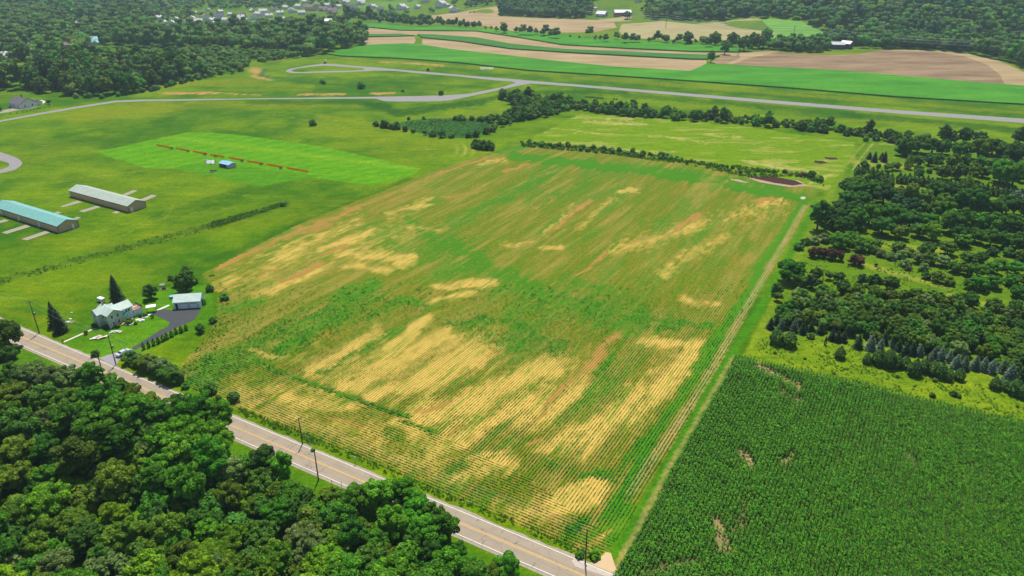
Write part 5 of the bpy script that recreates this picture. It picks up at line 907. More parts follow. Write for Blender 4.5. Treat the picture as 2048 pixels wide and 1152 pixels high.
def beans(name, sw, poly, far, lab):
    X, Y = rows(poly, -150 if not sw else -220, 460, -260.35 if not sw else .41, 160 if not sw else 300, 1.5 if far else .62, ROWSP, sw)
    px, py = proj(X, Y); k = inpoly(px, py, FIELD) & ((Y > 235) if far else (Y <= 235)) & (inpoly(px, py, HEAD) == sw); X = X[k]; Y = Y[k]
    st_, lu, so = lut(STRAW, X, Y), lut(LUSH, X, Y), lut(SOIL, X, Y); nn = fbm(X / 5, Y / 5, 91, 3); X_ok = RNG.uniform(150, 250, len(X)) > Y; p = 1 - .62 * st_ - .9 * so + .35 * lu; p = p * (.45 + nn * 1.0)
    k = (RNG.uniform(0, 1, len(X)) < p) & X_ok; X, Y, st_, lu, nn = X[k], Y[k], st_[k], lu[k], nn[k]
    s = (.8 + .5 * lu - .38 * st_) * RNG.uniform(.7, 1.15, len(X)) * (.7 + .5 * nn); a = (TURN if not sw else TURN - math.pi / 2) + RNG.uniform(-.08, .08, len(X))
    pk = RNG.integers(0, 3, len(X)) + 3 * (lu + RNG.uniform(-.25, .25, len(X)) > .5)
    mass(name, np.c_[X, Y, X * 0 + .01], np.c_[np.maximum(s, .85), s, s], a, pk, ngb2 if far else ngb, lab, 'bean plants'); print(name, len(X))
beans('bean_crop', False, FIELD, False, 'rows of young green crop plants in the near part of the big field')
beans('bean_crop', False, FIELD, True, 'rows of young green crop plants in the far part of the big field')
beans('bean_crop', True, FIELD, False, 'headland rows of young crop running beside the main road')
wobj = [hidden('weed_%d' % i, mesh_np('weeds', *tuft(i, 22, .16, .55, .55)[:2], LEAF['weed'], tuft(i, 22, .16, .55, .55)[2])) for i in range(3)] + [hidden('weed_x%d' % i, mesh_np('weeds', *tuft(i + 9, 26, .16, .5, .75)[:2], LEAF['bean'], tuft(i + 9, 26, .16, .5, .75)[2])) for i in range(3)] + [hidden('weed_z%d' % i, mesh_np('weeds', *tuft(i + 19, 22, .13, .45, 1.2, 3.5, .1)[:2], LEAF['reed'], tuft(i + 19, 22, .13, .45, 1.2, 3.5, .1)[2])) for i in range(2)]
ngw = inst_group(wobj, 'weed_tufts')
def weeds(name, poly, dens, sc_, pk, lab, nz=.45, cat='weeds', px=True):
    P = np.array([atp(p) for p in poly]); lo, hi = P.min(0), P.max(0); n = int((hi[0] - lo[0]) * (hi[1] - lo[1]) * dens); X = RNG.uniform(lo[0], hi[0], n); Y = RNG.uniform(lo[1], hi[1], n)
    k = inpoly(X, Y, [tuple(q) for q in P]) & (fbm(X / 4, Y / 4, 61, 3) > nz) & (lut(MF * 1.0, X, Y) * 0 < 1); X, Y = X[k], Y[k]; s = RNG.uniform(.5, 1.1, len(X)) * sc_ * (.5 + fbm(X / 6, Y / 6, 64))
    mass(name, np.c_[X, Y, X * 0], np.c_[s, s, s], RNG.uniform(0, 6.28, len(X)), RNG.choice(pk, len(X)), ngw, lab, cat); print(name, len(X))
weeds('weeds', [(1492, 712), (1560, 640), (1700, 690), (1900, 750), (2048, 800), (2140, 830), (2140, 868), (2048, 846), (1640, 748)], 1.3, .45, [0, 1, 2], 'bright yellow-green weeds between the nursery and the corn', .4)
weeds('weeds', [(1560, 560), (1660, 470), (1760, 470), (2048, 500), (2100, 640), (1900, 620), (1700, 570), (1560, 640)], .5, .6, [0, 1, 2], 'bright weeds on the nursery floor', .5)
weeds('verge_weeds', [(478, 815), (700, 902), (897, 988), (1044, 1046), (1160, 1098), (1196, 1116), (1186, 1124), (1044, 1060), (897, 1003), (700, 917), (478, 829)], 3.0, .55, [0, 1, 2, 3], 'band of rank green weeds along the road edge of the field', .36)
weeds('weeds', [(330, 765), (400, 690), (430, 640), (440, 590), (410, 560), (425, 545), (470, 600), (450, 680), (400, 760), (360, 780)], .8, .5, [0, 1, 2, 3], 'rough green weeds at the field end by the house', .42)
weeds('ditch_reeds', [(0, 556), (150, 514), (420, 446), (572, 402), (575, 410), (425, 460), (150, 530), (0, 570)], 1.4, .5, [0, 1, 2, 6], 'line of reeds and weeds in the airfield ditch', .42, 'reeds')
weeds('ditch_reeds', [(420, 446), (572, 402), (577, 409), (425, 460)], 2.2, .55, [6, 7, 3, 0], 'tall green reeds at the upper end of the airfield ditch', .2, 'reeds')
weeds('marsh_plants', [(800, 244), (850, 238), (1000, 238), (985, 256), (950, 272), (880, 275), (830, 262)], .5, .7, [0, 1, 3, 4], 'dark green marsh plants in the wet hollow', .2)
weeds('weeds', [(1040, 284), (1200, 296), (1385, 322), (1500, 336), (1640, 352), (1650, 374), (1600, 352), (1500, 356), (1385, 332), (1200, 306), (1045, 294)], 1.3, 1.0, [0, 3, 4], 'tangled green weeds in the brushy strip between the fields', .38)
print('plants', time.time() - T0)
# ================================================================== BUILDINGS
def ribbed(name, col, sp=.45, axis='X', rough=.55, amt=.25, spec=.35):
    m, nt, b = newmat(name); tc = nt.nodes.new('ShaderNodeTexCoord'); wv = nt.nodes.new('ShaderNodeTexWave'); wv.bands_direction = axis; wv.inputs['Scale'].default_value = 2 * math.pi / (20 * sp)
    nt.links.new(tc.outputs['Object'], wv.inputs[0]); p = geopos(nt)
    c = ramp(nt, noise(nt, .5, 5, p), [(.3, [v * .86 for v in col]), (.7, [min(1, v * 1.1) for v in col])]); c = mix(nt, mr(nt, wv.outputs[1], 0, .35, .35, 0), c, [v * .6 for v in col])
    nt.links.new(c, b.inputs['Base Color']); b.inputs['Roughness'].default_value = rough; b.inputs['Specular IOR Level'].default_value = spec; bump(nt, b, wv.outputs[1], amt, .05); return m
M_TAN = ribbed('tan_steel_siding', (.60, .39, .25), .5, 'Y'); M_TAN2 = ribbed('tan_steel_siding_end', (.56, .37, .23), .5, 'X'); M_ROOFG = ribbed('pale_green_steel_roof', (.37, .43, .355), .9, 'Y'); M_ROOFT = ribbed('teal_steel_roof', (.17, .40, .36), .9, 'Y')
M_TRIM = simple('dark_trim', (.035, .03, .03), .6); M_GLASS = simple('window_glass', (.03, .035, .04), .15, .1, 1, .6); M_SIDE = ribbed('pale_green_clapboard', (.58, .64, .48), .22, 'Z', .7, .3); M_SIDEW = ribbed('white_clapboard', (.82, .84, .86), .22, 'Z', .7, .3)
M_ROOFM = ribbed('mint_steel_roof', (.44, .56, .49), .6, 'X'); M_ROOFD = ribbed('dark_green_porch_roof', (.02, .17, .13), .3, 'Y'); M_BLUE = ribbed('sky_blue_roof', (.22, .45, .80), .4, 'Y'); M_PBLUE = ribbed('blue_porch_roof', (.22, .40, .46), .4, 'Y')
M_BRICK = simple('stone_foundation', (.24, .22, .20), .9, .3, 3); M_DECK = simple('deck_boards', (.50, .33, .25), .8, .2, 2); M_BROWN = simple('brown_rail', (.13, .06, .035), .8, .2); M_DOOR = simple('garage_door_white', (.80, .81, .82), .5, .05); M_PLANK = simple('new_lumber', (.66, .38, .16), .8, .15, 2)
M_SHG = simple('shingle_grey', (.13, .13, .14), .95, .25, 1.5, .2, 0, .3); M_SHB = simple('shingle_brown', (.20, .15, .13), .95, .2, 1); M_SHL = simple('shingle_light', (.50, .48, .47), .95, .2, 1); M_VIN = simple('vinyl_siding_white', (.72, .70, .68), .7, .06); M_VINB = simple('beige_siding', (.50, .43, .36), .7, .08); M_BARN = simple('weathered_barn_board', (.085, .075, .07), .95, .3, 1.5)
M_BARNR = simple('bright_tin_roof', (.48, .50, .52), .45, .15, .4, .5); M_REDB = simple('red_barn_wall', (.28, .07, .05), .9, .2); M_TEALR = simple('teal_roof', (.20, .42, .42), .6, .1)
def frame(px, ang, dz=0):
    x, y = atp(px); return (x, y, dz), math.radians(ang)
def gable_wall(W, L, eave, rise, x0=0, y0=0, z0=0, t=0):
    b = MBld(); x1, y1 = x0 + W, y0 + L; xm = (x0 + x1) / 2; e = z0 + eave; r = e + rise
    b.poly([(x0, y0, z0), (x1, y0, z0), (x1, y0, e), (xm, y0, r), (x0, y0, e)], 1); b.poly([(x1, y1, z0), (x0, y1, z0), (x0, y1, e), (xm, y1, r), (x1, y1, e)], 1)
    b.poly([(x0, y1, z0), (x0, y0, z0), (x0, y0, e), (x0, y1, e)], 0); b.poly([(x1, y0, z0), (x1, y1, z0), (x1, y1, e), (x1, y0, e)], 0); return b
def gable_roof(W, L, eave, rise, x0=0, y0=0, ov=.35, t=.12, z0=0):
    b = MBld(); x1, y1 = x0 + W, y0 + L; xm = (x0 + x1) / 2; s = rise / (W / 2); e = z0 + eave - s * ov + .05; r = z0 + eave + rise + .05
    b.slab([(x0 - ov, y0 - ov, e), (xm, y0 - ov, r), (xm, y1 + ov, r), (x0 - ov, y1 + ov, e)], t); b.slab([(x1 + ov, y1 + ov, e), (xm, y1 + ov, r), (xm, y0 - ov, r), (x1 + ov, y0 - ov, e)], t); return b
def window(parent, x, y, z, w, h, face, trim=None):
    """window unit on a wall: face 'x-','x+','y-' gives the wall it sits in"""
    f = MBld(); g = MBld(); d = .06
    if face == 'y-': f.box(x - w/2 - .09, x + w/2 + .09, y - d, y + .02, z - .09, z + h + .09); g.box(x - w/2, x + w/2, y - d - .012, y - d + .01, z, z + h); s = MBld().box(x - w/2, x + w/2, y - d - .03, y - d - .013, z + h/2 - .03, z + h/2 + .03)
    else:
        sg = -1 if face == 'x-' else 1; xa, xb = sorted((x, x + sg * d)); f.box(xa, xb, y - w/2 - .09, y + w/2 + .09, z - .09, z + h + .09); g.box(min(x + sg * d, x + sg * (d + .012)), max(x + sg * d, x + sg * (d + .012)), y - w/2, y + w/2, z, z + h); s = MBld().box(min(x + sg * (d + .012), x + sg * (d + .03)), max(x + sg * (d + .012), x + sg * (d + .03)), y - w/2, y + w/2, z + h/2 - .03, z + h/2 + .03)
    o = f.build('window', trim or M_WHITE, parent); g.build('pane', M_GLASS, o); s.build('sash', trim or M_WHITE, o); return o
def building(name, label, cat, loc, ang, W, L, eave, rise, mw, mwe, mroof, ov=.35, group=None):
    t = thing(name, label, cat, loc, ang, group); gable_wall(W, L, eave, rise).build('wall', [mw, mwe], t); gable_roof(W, L, eave, rise, ov=ov).build('roof', mroof, t); return t
# the two long hangars
for nm, lab, px_, L, roof, eave in (('hangar', 'long tan steel hangar with pale grey-green roof, farther of the two', (258, 425.3), 47.5, M_ROOFG, 3.25), ('hangar', 'long tan steel hangar with teal roof at the left edge, nearer of the two', (118, 466.3), 52, M_ROOFT, 3.25)):
    loc, a = frame(px_, 59.5); W = 9.0
    t = building(nm, lab, 'hangar', loc, a, W, L, eave, 1.75, M_TAN, M_TAN2, roof, .28, 'hangars on the airfield grass')
    e = MBld(); e.box(-.32, -.24, -.3, L + .3, eave - .28, eave - .06); e.build('fascia', M_TRIM, t); e = MBld(); e.box(W + .24, W + .32, -.3, L + .3, eave - .28, eave - .06); e.build('fascia', M_TRIM, t)
    for x in (0, W): box('corner_trim', (x - .09, x + .09, -.09, .03, 0, eave - .05), M_TRIM, t)
    b = MBld(); b.slab([(-.3, -.30, eave - .3), (W/2, -.30, eave + 1.62), (W/2, -.30, eave + 1.77), (-.3, -.30, eave - .12)], .05); b.slab([(W/2, -.30, eave + 1.62), (W + .3, -.30, eave - .3), (W + .3, -.30, eave - .12), (W/2, -.30, eave + 1.77)], .05); b.build('rake_trim', M_TRIM, t)
    base = MBld(); base.box(-.04, W + .04, -.05, L + .04, -.1, .14); base.build('foundation', M_BRICK, t)
    dx = W * (.2 if roof is M_ROOFG else .74); d = box('door', (dx - .5, dx + .5, -.06, .02, .02, 2.1), M_WHITE, t); box('step', (dx - .8, dx + .8, -1.0, -.07, 0, .12), M_CONC, t)
    if roof is M_ROOFT:
        for yy in (15.0, 31.5, 46.5): box('door', (-.06, .02, yy - .5, yy + .5, .02, 2.15), M_WHITE, t); box('step', (-1.0, -.07, yy - .7, yy + .7, 0, .12), M_CONC, t)
        for yy in (8, 22, 38): box('door_header', (-.07, .02, yy - 5, yy + 4, eave - .62, eave - .42), M_TRIM, t)
        for yy in (3, 23.4, 40): box('downspout', (-.10, -.005, yy, yy + .12, .1, eave - .7), simple('downspout_beige', (.5, .42, .33), .6) if 'downspout_beige' not in bpy.data.materials else bpy.data.materials['downspout_beige'], t)
        box('air_unit', (W + .1, W + .9, 1.0, 1.9, .1, .9), M_CONC, t); box('wall_lamp', (W + .01, W + .25, .4, .6, 2.5, 2.7), M_WHITE, t)
    else:
        for yy in (9, 23.5, 38): box('door_header', (-.05, .02, yy - 5, yy + 5, eave - .6, eave - .5), M_TRIM, t)
# the garage
fx, fy = atp((349.5, 618.6)); ga = math.radians(8.5); D = 6.2; ox, oy = fx - math.sin(ga) * D, fy + math.cos(ga) * D; GL = 8.7; GE = 2.75
t = building('garage', 'white two-bay garage with mint green metal roof at the end of the driveway', 'garage', (ox, oy, 0), ga - math.pi / 2, D, GL, GE, 1.5, M_SIDEW, M_SIDEW, M_ROOFM, .32)
for y0, y1 in ((1.95, 4.6), (5.15, 7.75)):
    d = box('garage_door', (D, D + .05, y0, y1, .03, 2.2), M_DOOR, t)
    for k in range(4): box('door_panel', (D + .05, D + .075, y0 + .06, y1 - .06, .08 + k * .54, .54 + k * .54), M_DOOR, d)
    for k in range(4): w0 = y0 + .2 + k * (y1 - y0 - .3) / 4; box('pane', (D + .076, D + .09, w0, w0 + .42, 1.8, 2.05), M_GLASS, d)
    for yy in (y0 - .08, y1): box('door_frame', (D, D + .06, yy, yy + .08, .03, 2.3), M_TRIM, t)
box('door', (D, D + .05, .45, 1.25, .03, 2.05), M_TRIM, t); box('trim', (D - .02, D + .08, -.08, .06, 0, GE - .1), M_WHITE, t)
window(t, D * .5, 0, 1.1, .8, .8, 'y-')
# the white and pale green house
loc, a = frame((220.7, 656.2), 56)
hs = thing('farmhouse', 'two-storey pale green house with mint metal roofs, porch and rear deck', 'house', loc, a)
E1 = 4.55
b = gable_wall(4.7, 7.2, E1, 1.35); b.build('wall', [M_SIDE, M_SIDE], hs); gable_roof(4.7, 7.2, E1, 1.35, ov=.35).build('roof', M_ROOFM, hs)
cg = MBld()                                   # cross wing towards the road: gable facing -x
x0, x1, y0, y1 = -1.5, 4.6, 3.5, 6.9; ym = (y0 + y1) / 2; r = E1 + 1.3
cg.poly([(x0, y1, 0), (x0, y0, 0), (x0, y0, E1), (x0, ym, r), (x0, y1, E1)]); cg.poly([(x0, y0, 0), (x1, y0, 0), (x1, y0, E1), (x0, y0, E1)]); cg.poly([(x1, y1, 0), (x0, y1, 0), (x0, y1, E1), (x1, y1, E1)]); cg.build('wall', M_SIDE, hs)
cr = MBld(); s = 1.3 / (1.7); e = E1 - .3 * s + .05
cr.slab([(x0 - .3, y0 - .3, e), (x1 + .3, y0 - .3, e), (x1 + .3, ym, r + .05), (x0 - .3, ym, r + .05)], .12); cr.slab([(x1 + .3, y1 + .3, e), (x0 - .3, y1 + .3, e), (x0 - .3, ym, r + .05), (x1 + .3, ym, r + .05)], .12); cr.build('roof', M_ROOFM, hs)
for x in (1.35, 3.3):
    for z in (.75, 2.95): window(hs, x, 0, z, .62, 1.05, 'y-')
for y in (1.2, 2.6):
    for z in (.75, 2.95): window(hs, 0, y, z, .5, 1.05, 'x-')
for z in (.75, 2.95): window(hs, -1.5, 5.2, z, .6, 1.05, 'x-')
box('chimney', (2.2, 2.7, 6.2, 6.7, E1 + .6, E1 + 2.0), M_BRICK, hs)
for x, y in ((0, 0), (4.7, 0), (-1.5, 3.5)): box('corner_board', (x - .08, x + .08, y - .08, y + .08, 0, E1 - .25), M_WHITE, hs)
# rear wing, white
wg = MBld(); X0, X1, Y0, Y1 = 4.75, 9.2, 1.3, 6.0; YM = (Y0 + Y1) / 2; E2 = 4.2; R2 = E2 + 1.5
wg.poly([(X0, Y0, 0), (X1, Y0, 0), (X1, Y0, E2), (X0, Y0, E2)]); wg.poly([(X1, Y0, 0), (X1, Y1, 0), (X1, Y1, E2), (X1, YM, R2), (X1, Y0, E2)]); wg.poly([(X1, Y1, 0), (X0, Y1, 0), (X0, Y1, E2), (X1, Y1, E2)]); wg.build('wall', M_SIDEW, hs)
wr = MBld(); s = 1.5 / ((Y1 - Y0) / 2); e = E2 - .3 * s + .05; wr.slab([(X0 - 1.5, Y0 - .3, e), (X1 + .3, Y0 - .3, e), (X1 + .3, YM, R2 + .05), (X0 - 1.5, YM, R2 + .05)], .12); wr.slab([(X1 + .3, Y1 + .3, e), (X0 - 1.5, Y1 + .3, e), (X0 - 1.5, YM, R2 + .05), (X1 + .3, YM, R2 + .05)], .12); wr.build('roof', M_ROOFM, hs)
for x in (7.0, 7.9): window(hs, x, 1.3, 2.75, .6, .8, 'y-')
window(hs, 5.4, 1.3, 2.9, .5, .6, 'y-')
# porch
pr = MBld(); pr.slab([(5.3, -.9, 2.25), (6.5, -.9, 2.95), (6.5, 1.3, 2.95), (5.3, 1.3, 2.25)], .1); pr.slab([(7.7, 1.3, 2.25), (6.5, 1.3, 2.95), (6.5, -.9, 2.95), (7.7, -.9, 2.25)], .1); pr.build('porch_roof', M_ROOFD, hs)
for x in (5.5, 7.5): box('porch_post', (x - .1, x + .1, -.75, -.55, 0, 2.32), M_WHITE, hs)
box('porch_floor', (5.3, 7.7, -.9, 1.29, 0, .3), M_CONC, hs)
pb = MBld(); pb.slab([(-1.0, 8.6, 2.1), (-1.0, 7.2, 2.75), (3.4, 7.2, 2.75), (3.4, 8.6, 2.1)], .1); pb.build('side_porch_roof', M_PBLUE, hs)
for x in (-.8, 1.2, 3.2): box('side_porch_post', (x - .07, x + .07, 8.3, 8.44, 0, 2.15), M_WHITE, hs)
# deck
dk = thing('deck', 'raised pinkish deck with brown railing on the back of the green house', 'deck', loc, a)
box('wall', (9.25, 12.3, 1.1, 5.2, 0, 2.15), M_SIDEW, dk); box('floor', (9.25, 12.4, 1.0, 5.3, 2.15, 2.3), M_DECK, dk)
for q in ((9.3, 12.35, 1.03, 1.10), (12.28, 12.35, 1.1, 5.2), (9.3, 12.35, 5.2, 5.27)): box('railing', (q[0], q[1], q[2], q[3], 3.15, 3.25), M_BROWN, dk)
for i in range(13): box('baluster', (9.3 + i * .25, 9.38 + i * .25, 1.03, 1.10, 2.3, 3.15), M_BROWN, dk)
for i in range(16): box('baluster', (12.28, 12.35, 1.15 + i * .26, 1.23 + i * .26, 2.3, 3.15), M_BROWN, dk)
for i, (q, m) in enumerate((((10.3, 11.0, 4.2, 4.9, 2.31, 3.2), M_WHITE), ((9.6, 10.2, 3.8, 4.5, 2.31, 2.9), M_VIN), ((11.4, 11.9, 4.3, 4.8, 2.31, 2.85), M_BROWN))):
    ch = thing('deck_chair', ['tall white chair on the raised deck', 'lower white chair beside the tall one on the deck', 'small brown chair at the deck corner'][i], 'chair', loc, a, 'chairs on the deck'); x0, x1, y0, y1, z0, z1 = q
    box('seat', (x0, x1, y0, y1, z0 + .35, z0 + .45), m, ch); box('backrest', (x0, x1, y1 - .08, y1, z0 + .45, z1), m, ch)
    for xx in (x0, x1 - .07):
        for yy in (y0, y1 - .07): box('leg', (xx, xx + .07, yy, yy + .07, z0, z0 + .35), m, ch)
# new lumber by the house wall
st = thing('lumber_stack', 'stack of fresh orange boards on the lawn under the house gable', 'lumber', loc, a)
for k in range(2):
    for i in range(6): box('board', (1.4 + random.uniform(-.1, .1), 4.9 + random.uniform(-.1, .1), -1.55 + i * .17, -1.41 + i * .17, k * .16 + .02, k * .16 + .15), M_PLANK, st)
def board_pile(px, label, n, L, spread, m, rnd, ang=None, base=20):
    x, y = atp(px); t = thing('scrap_pile', label, 'scrap pile', (x, y, 0)); rg = random.Random(rnd)
    for i in range(n):
        l = L * rg.uniform(.5, 1.1); w_ = rg.uniform(.15, .45); o = MBld().box(-l/2, l/2, -w_/2, w_/2, 0, .06).build('panel', m[i % len(m)], t)
        o.location = (rg.uniform(-spread, spread), rg.uniform(-spread, spread) * .5, .03 + i * .05); o.rotation_euler = (rg.uniform(-.05, .05), rg.uniform(-.05, .05), math.radians(base + rg.uniform(-35, 35)))
board_pile((199, 677), 'white and yellow panels dropped on the lawn in front of the house, like a T', 14, 3.2, 1.3, [M_WHITE, M_WHITE, M_WHITE, M_YEL], 3, base=25)
board_pile((232, 664.5), 'long low heap of white panels nearest the front wall of the house', 9, 2.8, .9, [M_WHITE, M_VIN], 5, base=10)
board_pile((285, 642), 'heap of white panels on the lawn below the deck', 9, 1.8, .7, [M_WHITE], 7, base=35); board_pile((293, 635), 'small heap of white panels at the edge of the walkway by the deck', 5, 1.0, .5, [M_WHITE], 8, base=35); board_pile((262, 648), 'row of pale slabs along the front of the house', 6, 2.0, .8, [M_CONC, M_WHITE], 9, base=50)
board_pile((135, 645), 'white sticks and scraps on the grass beside the two dark spruces', 9, 1.8, 1.2, [M_WHITE, M_CONC], 11); board_pile((141, 638), 'small white scrap above the others near the two dark spruces', 3, .7, .3, [M_WHITE], 12); board_pile((143.5, 625), 'tiny white scrap farthest out on the grass left of the house', 2, .5, .2, [M_WHITE], 13)
bt = thing('covered_trailer', 'small white trailer with dark end parked behind the house', 'trailer', *frame((203, 604), 150)); box('body', (-1.6, 1.2, -.7, .7, .5, 1.7), M_WHITE, bt); box('end_panel', (1.2, 1.5, -.65, .65, .5, 1.6), M_TRIM, bt)
for yy in (-.75, .6): o = MBld().tube((-.2, yy, .35), (-.2, yy + .15, .35), .35, .35, 14).build('wheel', M_TRIM, bt)
cn = thing('canopy', 'white square canopy on dark posts between deck and garage', 'canopy', *frame((304, 623), 20)); b = MBld()
for p in (((-1.6, -1.1), (1.6, -1.1)), ((1.6, -1.1), (1.6, 1.1)), ((1.6, 1.1), (-1.6, 1.1)), ((-1.6, 1.1), (-1.6, -1.1))): b.poly([(p[0][0], p[0][1], 2.1), (p[1][0], p[1][1], 2.1), (0, 0, 2.7)])
b.build('fabric', M_WHITE, cn)
for x in (-1.5, 1.5):
    for y in (-1, 1): MBld().tube((x, y, 0), (x, y, 2.1), .05).build('post', M_TRIM, cn)
pl = thing('pool', 'round blue paddling pool at the left wall of the garage', 'pool', *frame((344.5, 596), 0)); MBld().tube((0, 0, 0), (0, 0, .8), .95, .95, 20).build('rim', simple('pool_blue', (.10, .30, .50), .5), pl); MBld().tube((0, 0, .79), (0, 0, .82), .8, .8, 20).build('water', simple('pool_water', (.25, .45, .60), .1, .05), pl)
fp = thing('fire_pit', 'dark fire pit ringed with pale stones behind the house', 'fire pit', *frame((328, 578.5), 0)); MBld().tube((0, 0, 0), (0, 0, .6), .65, .7, 12).build('bowl', M_MUD, fp)
for i in range(9): a_ = i * .7; x, y = math.cos(a_) * 1.3, math.sin(a_) * .9; box('stone', (x - .18, x + .18, y - .15, y + .15, 0, .2), M_SAND, fp)
bn = thing('bench', 'white garden bench at the hedge line behind the fire pit', 'bench', *frame((324.5, 572), 15)); box('seat', (-.9, .9, -.25, .25, .42, .5), M_WHITE, bn); box('backrest', (-.9, .9, .22, .3, .5, 1.0), M_WHITE, bn)
for x in (-.8, .7): box('leg', (x, x + .1, -.22, .22, 0, .42), M_TRIM, bn)
mb = thing('mailbox', 'black mailbox on a pale post where the front path meets the road', 'mailbox', *frame((127, 686), 60)); box('post', (-.06, .06, -.06, .06, 0, 1.0), M_CONC, mb); box('box', (-.12, .12, -.28, .28, 1.0, 1.28), M_TRIM, mb)
# silver car at the driveway mouth
def car(px, ang, label, paint):
    loc, a = frame(px, ang); t = thing('parked_car', label, 'car', loc, a)
    prof = [(-2.2, .45), (-2.25, .75), (-2.1, .98), (-1.3, 1.03), (-.75, 1.42), (.75, 1.46), (1.35, 1.05), (2.1, .95), (2.25, .7), (2.2, .4)]; b = MBld(); k = len(prof)
    for s in (-1, 1): b.v += [(x, s * (.86 if z < 1.1 else .68), z) for x, z in prof]
    for i in range(k): j = (i + 1) % k; b.f.append((i, j, k + j, k + i)); b.m.append(0)
    b.f += [tuple(range(k - 1, -1, -1)), tuple(range(k, 2 * k))]; b.m += [0, 0]; bd = b.build('body', paint, t)
    g = MBld(); g.poly([(-1.28, -.68, 1.07), (-.80, -.62, 1.41), (-.80, .62, 1.41), (-1.28, .68, 1.07)][::-1]); g.build('rear_window', M_GLASS, t).location = (-.02, 0, .02)
    g = MBld(); g.poly([(1.30, -.68, 1.10), (.80, -.62, 1.44), (.80, .62, 1.44), (1.30, .68, 1.10)]); g.build('windscreen', M_GLASS, t).location = (.02, 0, .02)
    for s in (-1, 1):
        g = MBld().poly([(-1.1, s * .80, 1.05), (1.1, s * .80, 1.08), (.72, s * .70, 1.38), (-.72, s * .70, 1.36)]); g.build('side_window', M_GLASS, t).location = (0, s * .02, 0)
        for x in (-1.4, 1.4): w = MBld().tube((x, s * .74, .34), (x, s * .92, .34), .34, .34, 16).build('wheel', M_TRIM, t)
    for y in (-.6, .45): box('headlight', (2.2, 2.27, y, y + .2, .62, .78), M_WHITE, t)
car((247, 709), 62, 'silver car parked at the driveway mouth under the hedge', simple('silver_paint', (.55, .58, .62), .35, .05, .5, .5, .3))
# ------------------------------------------------------------------ poles and wires
def upole(b_, t_, label, arms=(), trans=False, lamp=False, lean=0):
    x, y = atp(b_); lo, hi = 0, 30
    for _ in range(40):
        m_ = (lo + hi) / 2
        if proj(x, y, m_)[1] > t_[1]: lo = m_
        else: hi = m_
    h = lo; t = thing('utility_pole', label, 'utility pole', (x, y, 0), math.radians(-29.5), 'utility poles along the main road'); MBld().tube((0, 0, -.3), (0, 0, h), .17, .11, 9).build('pole', M_WOODP, t)
    for z in arms:
        c = box('crossarm', (-.06, .06, -1.1, 1.1, h - z - .06, h - z + .06), M_WOODP, t)
        for yy in (-.95, 0, .95): MBld().tube((0, yy, h - z + .07), (0, yy, h - z + .3), .05, .03, 7).build('insulator', M_TRIM, c)
    if trans: MBld().tube((0, .42, h * .55), (0, .42, h * .55 + .9), .27, .27, 12).build('transformer', simple('transformer_grey', (.3, .31, .32), .6) if 'transformer_grey' not in bpy.data.materials else bpy.data.materials['transformer_grey'], t)
    if lamp: box('bracket', (-.04, .04, -.5, .5, h * .27, h * .27 + .08), M_TRIM, t); MBld().tube((0, .5, h * .25), (0, .5, h * .32), .09, .05, 8).build('insulator', M_WHITE, t)
    return (x, y, h)
pA = upole((78.6, 666), (65, 602), 'wooden utility pole left of the two dark spruces, leftmost of the poles', (.5,), True)
pB = upole((232, 729.6), (219, 670), 'wooden utility pole at the driveway mouth, on the house side of the road', (.5,), True)
pC = upole((206, 748), (202, 703), 'wooden utility pole on the wood side of the road opposite the driveway', (.5,))
pD = upole((605, 888), (601, 836), 'wooden utility pole at the field edge, above the verge bushes', (.4,))
pE = upole((637, 960), (632, 898), 'dark bare pole on the grass below the road, left of the sign', ())
pF = upole((1170.5, 1127), (1175, 1058), 'dark utility pole at the field corner beside the dirt apron, nearest to the camera', (), False, True)
def wire(a_, b_, sag, label, r=.018, group='overhead wires', m=None, dy=0):
    b = MBld(); A = Vector(a_); B = Vector(b_); pts = []
    for i in range(13): t = i / 12; p = A.lerp(B, t); p.z -= sag * 4 * t * (1 - t); pts.append(p)
    for p, q in zip(pts[:-1], pts[1:]): b.tube(p, q, r, r, 4)
    o = b.build('wire', m or M_WIRE); tag(o, label, 'wire', group)
far = (pA[0] - 46, pA[1] + 25, 9.5)
M_WIREL = simple('bare_wire', (.30, .32, .30), .5)
for k, dy in enumerate((-.9, .9)):
    ox, oy = .49 * dy, .87 * dy
    for A, B, l in ((far, pA, 'running off left from the leftmost pole'), (pA, pB, 'between the leftmost pole and the driveway pole'), (pB, pD, 'between the driveway pole and the field edge pole'), (pD, pF, 'between the field edge pole and the nearest pole')):
        wire((A[0] + ox, A[1] + oy, A[2] - .25), (B[0] + ox, B[1] + oy, B[2] - .25), .8, ('road-side' if k == 0 else 'field-side') + ' thin overhead wire ' + l, m=M_WIREL)
wire((pB[0], pB[1], pB[2] - .5), (pC[0], pC[1], pC[2] - .3), .2, 'overhead wire crossing the road at the driveway mouth', m=M_WIREL); wire((pB[0], pB[1], pB[2] - .6), (loc[0] + 2, loc[1] + 1, 4.4), .4, 'service wire from the driveway pole to the house', m=M_WIREL); wire((pD[0], pD[1], pD[2] - .5), (pE[0], pE[1], pE[2] - .3), .2, 'overhead wire crossing the road between wood and field', m=M_WIREL)
sg = thing('road_sign', 'small white sign on a thin post between road and field, above the big oak', 'sign', *frame((711, 928), -30)); MBld().tube((0, 0, 0), (0, 0, 2.1), .04).build('post', M_CONC, sg); box('plate', (-.3, .3, -.03, .03, 1.5, 2.2), M_WHITE, sg)
for i, q in enumerate([(664, 968), (683, 972)]): mp = thing('marker_post', ['left', 'right'][i] + ' of two short grey posts at the wood edge below the road', 'post', *frame(q, 0)); MBld().tube((0, 0, 0), (0, 0, 1.2), .06).build('post', M_CONC, mp)
